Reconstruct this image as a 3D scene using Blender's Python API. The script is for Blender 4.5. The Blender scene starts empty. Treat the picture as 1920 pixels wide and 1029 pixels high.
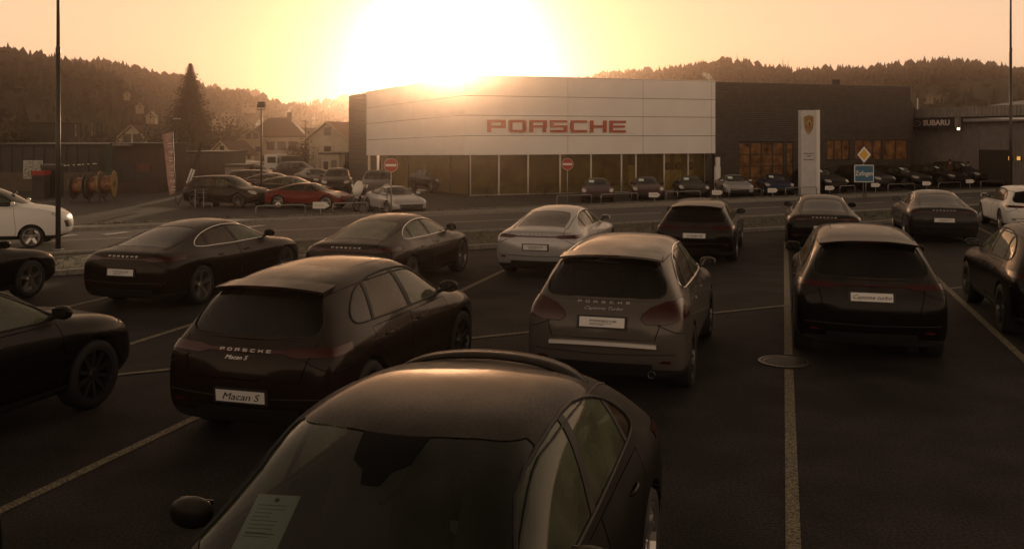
import bpy, bmesh, math, random
from mathutils import Vector, Matrix
from mathutils.bvhtree import BVHTree
sc = bpy.context.scene
COL = sc.collection
R = math.radians
random.seed(7)

# ---------------------------------------------------------------- camera
F = 1750.0                      # focal length in photograph pixels (1920 wide)
HC = 3.0                        # eye height
cam_d = bpy.data.cameras.new('camera')
cam = bpy.data.objects.new('camera', cam_d); COL.objects.link(cam)
cam.location = (0, 0, HC); cam.rotation_euler = (R(90), 0, 0)
cam_d.sensor_fit = 'HORIZONTAL'; cam_d.sensor_width = 36
cam_d.lens = 36 * F / 1920
cam_d.shift_y = -(514.5 - 257) / 1920
cam_d.clip_start = 0.1; cam_d.clip_end = 6000
sc.camera = cam

# ---------------------------------------------------------------- sky, sun, exposure
SUN_AZ = -3.7                   # degrees right of the view axis
SUN_EL = 5.2
sd = Vector((math.sin(R(SUN_AZ)) * math.cos(R(SUN_EL)), math.cos(R(SUN_AZ)) * math.cos(R(SUN_EL)), math.sin(R(SUN_EL))))
world = bpy.data.worlds.new('World'); sc.world = world; world.use_nodes = True
nt = world.node_tree; nt.nodes.clear()
def wn(t, **k):
    n = nt.nodes.new(t)
    for a, b in k.items(): setattr(n, a, b)
    return n
wo = wn('ShaderNodeOutputWorld'); bg = wn('ShaderNodeBackground')
sky = wn('ShaderNodeTexSky', sky_type='NISHITA', sun_disc=False, sun_elevation=R(SUN_EL), sun_rotation=R(SUN_AZ))
sky.air_density = 1.6; sky.dust_density = 3.0; sky.ozone_density = 0.6; sky.altitude = 400
tint = wn('ShaderNodeMix', data_type='RGBA', blend_type='MULTIPLY'); tint.inputs[0].default_value = 1
tint.inputs[7].default_value = (.20, .15, .13, 1)
nt.links.new(sky.outputs[0], tint.inputs[6])
tc = wn('ShaderNodeTexCoord')
dot = wn('ShaderNodeVectorMath', operation='DOT_PRODUCT'); dot.inputs[1].default_value = sd
nt.links.new(tc.outputs['Generated'], dot.inputs[0])
def M(op, a, b=None, clamp=False):
    n = wn('ShaderNodeMath', operation=op, use_clamp=clamp)
    for i, v in enumerate((a, b)):
        if v is None: continue
        if isinstance(v, (int, float)): n.inputs[i].default_value = v
        else: nt.links.new(v, n.inputs[i])
    return n.outputs[0]
d0 = M('MAXIMUM', dot.outputs['Value'], 0.0)
core = M('MULTIPLY', M('POWER', d0, 1500.0), 14.0)      # the aureole round the sun in hazy air
mid = M('MULTIPLY', M('POWER', d0, 160.0), .6)
wide = M('MULTIPLY', M('POWER', d0, 14.0), .25)
def colr(val, c):
    n = wn('ShaderNodeMix', data_type='RGBA', blend_type='MULTIPLY'); n.inputs[0].default_value = 1
    n.inputs[7].default_value = (*c, 1); nt.links.new(val, n.inputs[6]); return n.outputs[2]
def addc(a, b):
    n = wn('ShaderNodeMix', data_type='RGBA', blend_type='ADD'); n.inputs[0].default_value = 1
    nt.links.new(a, n.inputs[6]); nt.links.new(b, n.inputs[7]); return n.outputs[2]
glow = addc(addc(colr(core, (1, .82, .55)), colr(mid, (1, .70, .36))), colr(wide, (1, .62, .30)))
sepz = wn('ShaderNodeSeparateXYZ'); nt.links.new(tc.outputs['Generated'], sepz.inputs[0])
band = M('MULTIPLY', M('POWER', M('SUBTRACT', 1.0, M('ABSOLUTE', sepz.outputs[2])), 1.3), 8.9)   # bright horizon band all round, added to light walls facing away from the sun
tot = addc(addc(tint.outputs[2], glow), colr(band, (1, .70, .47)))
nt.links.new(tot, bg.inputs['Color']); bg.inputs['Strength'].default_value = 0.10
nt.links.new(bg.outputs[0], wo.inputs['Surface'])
sl = bpy.data.lights.new('sun', 'SUN'); sl.energy = 2.1; sl.angle = R(0.5); sl.color = (1.0, 0.70, 0.42)
sun = bpy.data.objects.new('sun', sl); COL.objects.link(sun)
sun.rotation_euler = sd.to_track_quat('Z', 'Y').to_euler()
sc.view_settings.view_transform = 'Standard'; sc.view_settings.look = 'None'
sc.view_settings.gamma = 1; sc.view_settings.use_curve_mapping = False
sc.view_settings.exposure = 0.2
sc.cycles.use_denoising = True
sc.cycles.volume_bounces = 0
sc.cycles.max_bounces = 8; sc.cycles.transparent_max_bounces = 12

# ---------------------------------------------------------------- materials
def mat(name, col=(.5, .5, .5), rough=.5, metal=0.0, spec=.5, coat=0, emit=None, es=1.0):
    m = bpy.data.materials.new(name); m.use_nodes = True
    b = m.node_tree.nodes['Principled BSDF']
    b.inputs['Base Color'].default_value = (*col, 1); b.inputs['Roughness'].default_value = rough
    b.inputs['Metallic'].default_value = metal; b.inputs['Specular IOR Level'].default_value = spec
    b.inputs['Coat Weight'].default_value = coat; b.inputs['Coat IOR'].default_value = 1.33; b.inputs['Coat Roughness'].default_value = .06
    if emit: b.inputs['Emission Color'].default_value = (*emit, 1); b.inputs['Emission Strength'].default_value = es
    return m
def noise(m, scale=8, a=(.1, .1, .1), b=(.2, .2, .2), bump=0, detail=6, dist=.02, rough=None, coords='Object', stretch=None, lo=.35, hi=.65):
    """colour mottling between a and b, optional bump and roughness range"""
    t = m.node_tree; N = t.nodes; p = N['Principled BSDF']
    c = N.new('ShaderNodeTexCoord'); n = N.new('ShaderNodeTexNoise'); n.inputs['Scale'].default_value = scale; n.inputs['Detail'].default_value = detail
    src = c.outputs[coords]
    if stretch:
        mp = N.new('ShaderNodeMapping'); mp.inputs['Scale'].default_value = stretch; t.links.new(src, mp.inputs[0]); src = mp.outputs[0]
    t.links.new(src, n.inputs['Vector'])
    r = N.new('ShaderNodeMapRange'); r.inputs[1].default_value = lo; r.inputs[2].default_value = hi
    t.links.new(n.outputs['Fac'], r.inputs[0])
    x = N.new('ShaderNodeMix'); x.data_type = 'RGBA'; x.inputs[6].default_value = (*a, 1); x.inputs[7].default_value = (*b, 1)
    t.links.new(r.outputs[0], x.inputs[0]); t.links.new(x.outputs[2], p.inputs['Base Color'])
    if rough:
        q = N.new('ShaderNodeMapRange'); q.inputs[3].default_value, q.inputs[4].default_value = rough
        t.links.new(r.outputs[0], q.inputs[0]); t.links.new(q.outputs[0], p.inputs['Roughness'])
    if bump:
        bn = N.new('ShaderNodeBump'); bn.inputs['Strength'].default_value = bump; bn.inputs['Distance'].default_value = dist
        t.links.new(n.outputs['Fac'], bn.inputs['Height']); t.links.new(bn.outputs[0], p.inputs['Normal'])
    return m
def nmat(name, scale, a, b, rough=.7, **k):
    return noise(mat(name, a, rough), scale, a, b, **k)

def paint(name, col, metal=.0, frost=.5, fc=(.11, .098, .083), rough=.20, coat=.4):
    """car paint under a thin layer of morning frost that settled on what faces up; black on the inside"""
    m = mat(name, col, rough, metal, spec=.08, coat=.4); t = m.node_tree; N = t.nodes; p = N['Principled BSDF']; L = t.links
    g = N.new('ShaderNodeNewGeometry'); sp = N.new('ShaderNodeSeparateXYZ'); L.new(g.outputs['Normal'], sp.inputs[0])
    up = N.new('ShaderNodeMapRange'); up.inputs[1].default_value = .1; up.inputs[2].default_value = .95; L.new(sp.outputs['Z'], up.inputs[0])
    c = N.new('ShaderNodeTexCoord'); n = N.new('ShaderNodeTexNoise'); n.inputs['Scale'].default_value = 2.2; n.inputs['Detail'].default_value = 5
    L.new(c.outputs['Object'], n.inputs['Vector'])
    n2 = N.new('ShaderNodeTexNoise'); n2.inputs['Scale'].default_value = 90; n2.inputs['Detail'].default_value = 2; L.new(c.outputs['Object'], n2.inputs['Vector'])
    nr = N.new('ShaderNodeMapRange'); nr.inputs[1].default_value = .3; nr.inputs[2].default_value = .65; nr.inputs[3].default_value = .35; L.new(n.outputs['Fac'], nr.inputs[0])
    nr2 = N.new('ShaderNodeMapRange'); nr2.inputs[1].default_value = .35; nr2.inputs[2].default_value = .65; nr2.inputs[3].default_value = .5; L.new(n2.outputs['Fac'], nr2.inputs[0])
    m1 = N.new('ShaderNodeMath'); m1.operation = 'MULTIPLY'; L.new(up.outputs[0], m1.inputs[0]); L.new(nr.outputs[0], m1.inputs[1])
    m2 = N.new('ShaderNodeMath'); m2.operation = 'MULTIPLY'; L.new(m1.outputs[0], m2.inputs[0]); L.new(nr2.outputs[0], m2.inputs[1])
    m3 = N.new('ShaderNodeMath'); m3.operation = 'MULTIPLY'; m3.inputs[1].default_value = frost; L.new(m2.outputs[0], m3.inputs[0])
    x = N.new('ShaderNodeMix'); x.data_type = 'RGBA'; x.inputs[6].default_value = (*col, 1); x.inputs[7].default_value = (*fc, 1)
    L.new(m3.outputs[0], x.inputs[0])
    bf = N.new('ShaderNodeMix'); bf.data_type = 'RGBA'; bf.inputs[7].default_value = (.006, .006, .006, 1)
    L.new(g.outputs['Backfacing'], bf.inputs[0]); L.new(x.outputs[2], bf.inputs[6]); L.new(bf.outputs[2], p.inputs['Base Color'])
    rr = N.new('ShaderNodeMapRange'); rr.inputs[2].default_value = .3; rr.inputs[3].default_value = rough; rr.inputs[4].default_value = .62
    L.new(m3.outputs[0], rr.inputs[0]); L.new(rr.outputs[0], p.inputs['Roughness'])
    cw = N.new('ShaderNodeMapRange'); cw.inputs[2].default_value = .35; cw.inputs[3].default_value = coat; cw.inputs[4].default_value = .28
    L.new(m3.outputs[0], cw.inputs[0]); L.new(cw.outputs[0], p.inputs['Coat Weight'])
    return m

def glassmat(name, tintc, film=.25, filmc=(.5, .55, .45), rough=.05):
    """a thin sheet: see-through tint, sky reflection, and a light-scattering film: frost and dew on cars, painted reflections on buildings"""
    m = bpy.data.materials.new(name); m.use_nodes = True; t = m.node_tree; N = t.nodes; L = t.links
    N.clear(); o = N.new('ShaderNodeOutputMaterial')
    tr = N.new('ShaderNodeBsdfTransparent'); tr.inputs[0].default_value = (*tintc, 1)
    gl = N.new('ShaderNodeBsdfGlossy'); gl.inputs['Roughness'].default_value = rough
    fr = N.new('ShaderNodeFresnel'); fr.inputs[0].default_value = 1.5
    mx = N.new('ShaderNodeMixShader'); L.new(fr.outputs[0], mx.inputs[0]); L.new(tr.outputs[0], mx.inputs[1]); L.new(gl.outputs[0], mx.inputs[2])
    tl = N.new('ShaderNodeBsdfTranslucent'); tl.inputs[0].default_value = (*filmc, 1)
    df = N.new('ShaderNodeBsdfDiffuse'); df.inputs[0].default_value = (*[v * .75 for v in filmc], 1)
    m0 = N.new('ShaderNodeMixShader'); m0.inputs[0].default_value = .6; L.new(tl.outputs[0], m0.inputs[1]); L.new(df.outputs[0], m0.inputs[2])
    c = N.new('ShaderNodeTexCoord'); n = N.new('ShaderNodeTexNoise'); n.inputs['Scale'].default_value = 2.0; n.inputs['Detail'].default_value = 6
    L.new(c.outputs['Object'], n.inputs['Vector'])
    r = N.new('ShaderNodeMapRange'); r.inputs[1].default_value = .3; r.inputs[2].default_value = .7; r.inputs[3].default_value = film * .3; r.inputs[4].default_value = film * 1.5
    L.new(n.outputs['Fac'], r.inputs[0])
    m1 = N.new('ShaderNodeMixShader'); L.new(r.outputs[0], m1.inputs[0]); L.new(mx.outputs[0], m1.inputs[1]); L.new(m0.outputs[0], m1.inputs[2])
    L.new(m1.outputs[0], o.inputs[0])
    return m

MT = {}
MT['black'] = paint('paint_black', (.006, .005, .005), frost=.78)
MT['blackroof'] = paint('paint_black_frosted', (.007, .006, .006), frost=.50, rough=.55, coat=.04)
MT['darkbrown'] = paint('paint_dark_brown', (.018, .012, .009), metal=.2, frost=.42)
MT['grey'] = paint('paint_grey', (.105, .095, .088), metal=.2, frost=.35)
MT['darkgrey'] = paint('paint_dark_grey', (.028, .028, .03), metal=.3, frost=.35)
MT['silver'] = paint('paint_silver', (.42, .42, .44), metal=.3, frost=.3, fc=(.55, .53, .5))
MT['white'] = paint('paint_white', (.72, .72, .71), frost=.3, fc=(.75, .74, .7))
MT['red'] = paint('paint_red', (.15, .016, .011), frost=.15)
MT['blue'] = paint('paint_blue', (.015, .03, .08), frost=.3)
MT['purple'] = paint('paint_plum', (.06, .03, .04), frost=.3)
MT['blackroofglass'] = paint('sunroof_glass_frosted', (.006, .006, .006), frost=.5, rough=.1)
MT['trim'] = mat('black_plastic', (.012, .012, .012), .6)
MT['liner'] = mat('wheel_well_liner', (.006, .006, .006), .9)
MT['tyre'] = mat('tyre_rubber', (.014, .014, .014), .75)
MT['rim'] = mat('alloy_silver', (.45, .44, .43), .28, .9)
MT['rimdark'] = mat('alloy_dark', (.10, .10, .10), .3, .8)
MT['chrome'] = mat('satin_chrome', (.75, .74, .72), .22, 1.0)
MT['glass'] = glassmat('window_glass', (.50, .55, .46), .30, (.52, .58, .38))
MT['glassfilm'] = glassmat('frosted_rear_glass', (.4, .42, .36), .62, (.60, .60, .48))
MT['glassw'] = glassmat('windscreen_glass', (.60, .66, .60), .09, (.50, .56, .46))
MT['wsfog'] = glassmat('foggy_windscreen', (.62, .66, .60), .11, (.36, .37, .28))
MT['frit'] = mat('frit_black', (.003, .003, .003), .6, spec=.08)
MT['lampdark'] = mat('tail_lamp_deep_red', (.038, .004, .003), .2, coat=.4)
MT['privacy'] = glassmat('privacy_glass', (.035, .033, .03), .05, (.3, .26, .2), rough=.12)
MT['privacyside'] = glassmat('privacy_side_glass', (.12, .10, .07), .26, (.42, .30, .18), rough=.12)
MT['tail'] = mat('tail_lamp_red', (.045, .004, .0035), .2, coat=.3)
MT['lens'] = mat('headlamp_lens', (.62, .60, .56), .1, .3, coat=.8)
MT['seat'] = mat('seat_leather', (.012, .011, .010), .6)
MT['plate'] = mat('plate_white', (.68, .68, .68), .35)
MT['ink'] = mat('plate_lettering_black', (.01, .01, .01), .5)
MT['badge'] = mat('badge_chrome', (.62, .60, .58), .3, .8)
MT['paper'] = nmat('sheet_paper', 30, (.66, .80, .76), (.74, .86, .80), .8)

# ---------------------------------------------------------------- helpers
def link(o, parent=None):
    COL.objects.link(o)
    if parent: o.parent = parent
    return o
def mesh_obj(name, verts, faces, mats, parent=None, midx=None, smooth=False, normals=None):
    me = bpy.data.meshes.new(name); me.from_pydata([tuple(v) for v in verts], [], faces)
    for m in (mats if isinstance(mats, (list, tuple)) else [mats]):
        if m: me.materials.append(m)
    if midx: me.polygons.foreach_set('material_index', midx)
    if smooth: me.polygons.foreach_set('use_smooth', [True] * len(me.polygons))
    if normals: me.normals_split_custom_set_from_vertices(normals)
    me.update()
    return link(bpy.data.objects.new(name, me), parent)
def thing(name, label, cat, loc=(0, 0, 0), rz=0, group=None):
    o = bpy.data.objects.new(name, None); o.empty_display_size = .2; COL.objects.link(o)
    o.location = loc; o.rotation_euler = (0, 0, rz); o['label'] = label; o['category'] = cat
    if group: o['group'] = group
    return o
def tag(o, label, cat, group=None):
    o['label'] = label; o['category'] = cat
    if group: o['group'] = group
    return o
def struct(o, kind='structure'):
    o['kind'] = kind; return o

class MB:
    def __init__(s): s.v = []; s.f = []; s.m = []
    def add(s, vs, fs, mi=0):
        n = len(s.v); s.v += [Vector(p) for p in vs]; s.f += [tuple(i + n for i in f) for f in fs]; s.m += [mi] * len(fs); return s
    def box(s, x0, x1, y0, y1, z0, z1, mi=0, T=None):
        vs = [(x, y, z) for x in (x0, x1) for y in (y0, y1) for z in (z0, z1)]
        if T is not None: vs = [T @ Vector(p) for p in vs]
        return s.add(vs, [(0, 1, 3, 2), (4, 6, 7, 5), (0, 4, 5, 1), (2, 3, 7, 6), (0, 2, 6, 4), (1, 5, 7, 3)], mi)
    def tube(s, pts, r, n=6, mi=0, closed=False, cap=True):
        pts = [Vector(p) for p in pts]; rs = r if isinstance(r, (list, tuple)) else [r] * len(pts)
        rings = []; up = Vector((0, 0, 1)); prev = None
        for i, p in enumerate(pts):
            a = pts[i - 1] if (i > 0 or closed) else p; b = pts[(i + 1) % len(pts)] if (i < len(pts) - 1 or closed) else p
            d = (b - a).normalized() if (b - a).length > 1e-9 else Vector((0, 0, 1))
            if prev is None:
                u = d.cross(up if abs(d.z) < .95 else Vector((1, 0, 0))).normalized()
            else: u = (prev - d * prev.dot(d)).normalized()
            prev = u; w = d.cross(u)
            rings.append([p + (u * math.cos(2 * math.pi * k / n) + w * math.sin(2 * math.pi * k / n)) * rs[i] for k in range(n)])
        vs = [q for r_ in rings for q in r_]; fs = []
        m = len(pts)
        for i in range(m if closed else m - 1):
            j = (i + 1) % m
            for k in range(n): fs.append((i * n + k, i * n + (k + 1) % n, j * n + (k + 1) % n, j * n + k))
        if cap and not closed: fs += [tuple(range(n - 1, -1, -1)), tuple((m - 1) * n + k for k in range(n))]
        return s.add(vs, fs, mi)
    def prism(s, poly, z0, z1, T=None, mi=0):
        """polygon in local xy from z0 to z1"""
        n = len(poly); vs = [Vector((x, y, z0)) for x, y in poly] + [Vector((x, y, z1)) for x, y in poly]
        if T is not None: vs = [T @ v for v in vs]
        return s.add(vs, [tuple(range(n - 1, -1, -1)), tuple(range(n, 2 * n))] + [(i, (i + 1) % n, n + (i + 1) % n, n + i) for i in range(n)], mi)
    def lathe(s, prof, n=24, axis='z', T=None, mi=0):
        vs = []; m = len(prof)
        for k in range(n):
            a = 2 * math.pi * k / n
            for r_, h in prof:
                v = (r_ * math.cos(a), r_ * math.sin(a), h) if axis == 'z' else (r_ * math.cos(a), h, r_ * math.sin(a))
                vs.append(T @ Vector(v) if T is not None else v)
        fs = []
        for k in range(n):
            k2 = (k + 1) % n
            for i in range(m - 1): fs.append((k * m + i, k2 * m + i, k2 * m + i + 1, k * m + i + 1))
        return s.add(vs, fs, mi)
    def build(s, name, mats, parent=None, smooth=False):
        o = mesh_obj(name, s.v, s.f, mats, parent, s.m, smooth)
        bm = bmesh.new(); bm.from_mesh(o.data); bmesh.ops.recalc_face_normals(bm, faces=bm.faces); bm.to_mesh(o.data); bm.free()
        return o
def bx(name, m, parent, *b, T=None): return MB().box(*b, T=T).build(name, m, parent)

def text_mesh(txt, size, depth=.002, shear=0, sx=1.0, bold=0):
    cu = bpy.data.curves.new('t', 'FONT'); cu.body = txt; cu.size = size; cu.extrude = depth; cu.shear = shear
    cu.align_x = 'CENTER'; cu.align_y = 'CENTER'; cu.offset = bold; cu.resolution_u = 3
    o = bpy.data.objects.new('t', cu); COL.objects.link(o); bpy.context.view_layer.update()
    me = bpy.data.meshes.new_from_object(o.evaluated_get(bpy.context.evaluated_depsgraph_get()))
    bpy.data.objects.remove(o); me.transform(Matrix.Diagonal((sx, 1, 1, 1)))
    vs = [v.co.copy() for v in me.vertices]; fs = [tuple(p.vertices) for p in me.polygons]
    bpy.data.meshes.remove(me); return vs, fs
def text_obj(name, txt, size, m, parent, T, **k):
    vs, fs = text_mesh(txt, size, **k)
    return mesh_obj(name, [T @ v for v in vs], fs, m, parent)
LET = {'P': [(0, .8, 1, 1), (0, 0, .2, .8), (.2, .34, 1, .54), (.8, .54, 1, .8)],
 'O': [(.06, .8, .94, 1), (.06, 0, .94, .2), (0, .07, .2, .93), (.8, .07, 1, .93)],
 'R': [(0, .8, 1, 1), (0, 0, .2, .8), (.2, .38, 1, .56), (.8, .56, 1, .8), (.76, 0, .96, .38)],
 'S': [(0, .8, 1, 1), (0, .58, .2, .8), (0, .4, 1, .58), (.8, .2, 1, .4), (0, 0, 1, .2)],
 'C': [(.04, .8, 1, 1), (.04, 0, 1, .2), (0, .2, .2, .8)], 'H': [(0, 0, .2, 1), (.8, 0, 1, 1), (.2, .4, .8, .6)],
 'E': [(0, .8, 1, 1), (0, .2, .2, .8), (.2, .41, .94, .59), (0, 0, 1, .2)]}
# ---------------------------------------------------------------- car builder
def interp(tab, x):
    """piecewise smooth interpolation of rows (x, a, b...)"""
    if x <= tab[0][0]: return tab[0][1:]
    if x >= tab[-1][0]: return tab[-1][1:]
    for i in range(len(tab) - 1):
        if tab[i][0] <= x <= tab[i + 1][0]:
            t = (x - tab[i][0]) / (tab[i + 1][0] - tab[i][0])
            p0 = tab[max(i - 1, 0)]; p1 = tab[i]; p2 = tab[i + 1]; p3 = tab[min(i + 2, len(tab) - 1)]
            out = []
            for k in range(1, len(p1)):
                d = p2[0] - p1[0]
                m1 = (p2[k] - p0[k]) / max(p2[0] - p0[0], 1e-6) * d; m2 = (p3[k] - p1[k]) / max(p3[0] - p1[0], 1e-6) * d
                out.append((2 * t**3 - 3 * t**2 + 1) * p1[k] + (t**3 - 2 * t**2 + t) * m1 + (-2 * t**3 + 3 * t**2) * p2[k] + (t**3 - t**2) * m2)
            return tuple(out)

SUV = dict(L=4.9, W=1.97, H=1.68,
 st=[(.06, .17, .50, .46), (.20, .36, .72, .70), (.55, .68, 1.05, 1.05), (.95, 1.02, 1.33, 1.33), (1.45, 1.5, 1.65, 1.65), (2.0, 2.0, 2.0, 2.0),
     (2.6, 2.5, 2.4, 2.45), (3.1, 2.95, 2.72, 2.82), (3.5, 3.32, 3.12, 3.25), (3.76, 3.64, 3.55, 3.74), (4.05, 4.0, 4.0, 4.08), (4.42, 4.42, 4.38, 4.45), (4.70, 4.68, 4.62, 4.72)],
 w=[(.06, .87), (.2, .94), (.55, .98), (.95, .985), (1.45, .965), (2.6, .955), (3.5, .97), (3.8, .985), (4.05, .975), (4.42, .93), (4.7, .83)],
 r6=[(.06, .85, .95), (.2, .91, .98), (.55, .955, 1.0), (.95, .965, 1.0), (1.45, .935, .98), (2.0, .92, .97), (3.1, .925, .96), (3.76, .965, .95), (4.05, .96, .93), (4.42, .90, .88), (4.7, .78, .76)],
 r7=[(.17, .80, 1.06), (.36, .835, 1.10), (.7, .855, 1.12), (1.5, .86, 1.115), (2.5, .86, 1.09), (3.32, .85, 1.06), (3.64, .84, 1.045), (4.0, .82, 1.05), (4.42, .76, .98), (4.68, .66, .84)],
 r8=[(.50, .60, 1.50), (.72, .635, 1.555), (1.05, .66, 1.59), (1.65, .68, 1.62), (2.4, .68, 1.615), (2.72, .67, 1.565), (3.12, .715, 1.33), (3.55, .775, 1.085), (4.0, .56, 1.045), (4.38, .5, .99), (4.62, .45, .87)],
 r10=[(.46, 1.585), (.7, 1.625), (1.05, 1.655), (1.65, 1.675), (2.2, 1.68), (2.82, 1.63), (3.25, 1.38), (3.74, 1.11), (4.08, 1.085), (4.45, 1.01), (4.72, .86)],
 rearx={2: .16, 3: .08, 4: .03, 5: .03, 6: .07, 7: .17, 8: .46}, frontx={2: 4.70, 3: 4.80, 4: 4.86, 5: 4.86, 6: 4.82, 7: 4.76, 8: 4.70},
 axles=(.97, 3.87), wr=.375, zb=.23,
 dlo=[(3.42, 1.10), (3.18, 1.27), (2.84, 1.475), (2.5, 1.545), (2.0, 1.565), (1.5, 1.55), (1.12, 1.48), (.86, 1.33), (.80, 1.22), (.90, 1.165), (1.4, 1.15), (2.4, 1.125)],
 pil=[(2.30, 2.16, .05), (1.24, 1.36, .03)], ws=[(.745, 1.155), (.60, 1.565), (.3, 1.595)], wsx=2.6,
 rw=[(.62, 1.135), (.70, 1.18), (.70, 1.27), (.585, 1.50), (.5, 1.535), (.25, 1.55)], rwx=.95, rwtop=False, doors=(3.36, 2.22, 1.20, .36, 1.06),
 tail=dict(kind='strip', z0=.955, z1=1.035, y0=.40, zs=(.985, 1.015)), head=[(.50, .80), (.56, .90), (.78, .93), (.86, .88), (.80, .76), (.6, .73)],
 plate_z=.90, badge_z=.955)
FB = dict(L=5.05, W=1.94, H=1.42,
 st=[(.05, .12, .17, .13), (.20, .34, .42, .42), (.55, .66, .80, .80), (1.0, 1.08, 1.22, 1.25), (1.5, 1.55, 1.62, 1.65), (2.05, 2.0, 2.0, 2.05),
     (2.6, 2.5, 2.42, 2.5), (3.1, 2.95, 2.78, 2.9), (3.5, 3.32, 3.15, 3.3), (3.8, 3.68, 3.6, 3.82), (4.12, 4.06, 4.05, 4.15), (4.5, 4.5, 4.45, 4.55), (4.82, 4.78, 4.72, 4.85)],
 w=[(.05, .86), (.2, .92), (.55, .96), (1.0, .97), (1.5, .95), (2.6, .935), (3.5, .95), (3.85, .97), (4.15, .96), (4.5, .91), (4.82, .80)],
 r6=[(.05, .83, .84), (.2, .89, .87), (.55, .94, .89), (1.0, .955, .885), (1.5, .925, .85), (2.05, .905, .83), (3.1, .91, .82), (3.8, .95, .825), (4.12, .95, .81), (4.5, .89, .76), (4.82, .76, .62)],
 r7=[(.12, .76, .945), (.34, .80, .97), (.66, .82, .985), (1.08, .82, .985), (1.55, .81, .97), (2.0, .80, .955), (2.95, .80, .935), (3.68, .80, .905), (4.06, .80, .90), (4.5, .75, .84), (4.78, .65, .70)],
 r8=[(.17, .60, .995), (.42, .61, 1.03), (.80, .605, 1.10), (1.22, .59, 1.21), (1.62, .58, 1.30), (2.0, .585, 1.345), (2.42, .59, 1.36), (2.78, .585, 1.32), (3.15, .63, 1.17), (3.6, .70, .955), (4.05, .52, .895), (4.45, .48, .83), (4.72, .42, .72)],
 r10=[(.13, 1.01), (.42, 1.055), (.80, 1.145), (1.25, 1.265), (1.65, 1.355), (2.05, 1.405), (2.5, 1.42), (2.9, 1.375), (3.3, 1.19), (3.82, .95), (4.15, .905), (4.55, .84), (4.85, .71)],
 rearx={2: .14, 3: .07, 4: .02, 5: .02, 6: .05, 7: .09, 8: .13}, frontx={2: 4.84, 3: 4.93, 4: 4.98, 5: 4.97, 6: 4.93, 7: 4.88, 8: 4.84},
 axles=(1.03, 3.97), wr=.352, zb=.18,
 dlo=[(3.48, .965), (3.2, 1.10), (2.86, 1.245), (2.5, 1.305), (2.05, 1.305), (1.6, 1.25), (1.25, 1.15), (1.06, 1.06), (1.10, 1.015), (1.5, 1.0), (2.4, .985)],
 pil=[(2.38, 2.26, .045), (1.42, 1.52, .03)], ws=[(.66, 1.0), (.53, 1.325), (.27, 1.35)], wsx=2.7,
 rw=[(.52, .52), (.52, .60), (.50, 1.2), (.44, 1.52), (.2, 1.56)], rwx=1.7, rwtop=True, doors=(3.42, 2.32, 1.36, .30, .925),
 tail=dict(kind='strip', z0=.855, z1=.925, y0=.42, zs=(.88, .905)), head=[(.50, .66), (.55, .74), (.76, .78), (.85, .73), (.80, .62), (.6, .60)],
 plate_z=.60, badge_z=.935)

def car_scaled(base, L, W, H, **over):
    b = dict(base); fx, fy, fz = L / b['L'], W / b['W'], H / b['H']
    o = dict(b); o['L'] = L; o['W'] = W; o['H'] = H
    o['st'] = [tuple(v * fx for v in r) for r in b['st']]
    o['w'] = [(a * fx, c * fy) for a, c in b['w']]
    for k in ('r6', 'r7', 'r8'): o[k] = [(a * fx, y * fy, z * fz) for a, y, z in b[k]]
    o['r10'] = [(a * fx, z * fz) for a, z in b['r10']]
    o['rearx'] = {k: v * fx for k, v in b['rearx'].items()}; o['frontx'] = {k: v * fx for k, v in b['frontx'].items()}
    o['axles'] = tuple(a * fx for a in b['axles'])
    o['dlo'] = [(x * fx, z * fz) for x, z in b['dlo']]; o['pil'] = [(x * fx, xx * fx, t) for x, xx, t in b['pil']]
    o['ws'] = [(y * fy, z * fz) for y, z in b['ws']]; o['wsx'] = b['wsx'] * fx
    o['rw'] = [(y * fy, (z * fx if b['rwtop'] else z * fz)) for y, z in b['rw']]; o['rwx'] = b['rwx'] * fx
    d = b['doors']; o['doors'] = (d[0] * fx, d[1] * fx, d[2] * fx, d[3], d[4] * fz)
    t = dict(b['tail']); t['z0'] *= fz; t['z1'] *= fz; t['y0'] *= fy; t['zs'] = tuple(v * fz for v in t['zs']); o['tail'] = t
    o['head'] = [(y * fy, z * fz) for y, z in b['head']]
    o['plate_z'] = b['plate_z'] * fz; o['badge_z'] = b['badge_z'] * fz
    o.update(over); return o

def cage(S):
    st = S['st']; nS = len(st); zb = S['zb']; rows = {}
    P = []
    for i, (xl, x7, x8, x10) in enumerate(st):
        w = interp(S['w'], xl)[0]; y6, z6 = interp(S['r6'], xl); y7, z7 = interp(S['r7'], x7); y8, z8 = interp(S['r8'], x8); z10 = interp(S['r10'], x10)[0]
        z5 = .42 * .5 + z6 * .58; z4 = .52 * z6 + .02
        zz = zb + (.06 if i in (0, nS - 1) else 0)
        pts = [(xl, 0, zz), (xl, .5 * w, zz), (xl, .88 * w, zz), (xl, .975 * w, zz + .10), (xl, w, z4), (xl, .6 * w + .4 * y6 + .006, z5), (xl, y6, z6),
               (x7, y7, z7), (x8, y8, z8), (.5 * x8 + .5 * x10, .55 * y8, z8 + .72 * (z10 - z8)), (x10, 0, z10)]
        if i in (0, nS - 1):
            tab = S['rearx'] if i == 0 else S['frontx']; q = []
            corner = .10 if i == 0 else -.16
            for k, p in enumerate(pts):
                kk = max(2, min(8, k)); xc = tab[kk]
                f = abs(p[1]) / w if kk < 8 else abs(p[1]) / max(y8, .1) * .6
                q.append((xc + corner * f * f, p[1], p[2]))
            pts = q
        P.append(pts)
    return P

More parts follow.
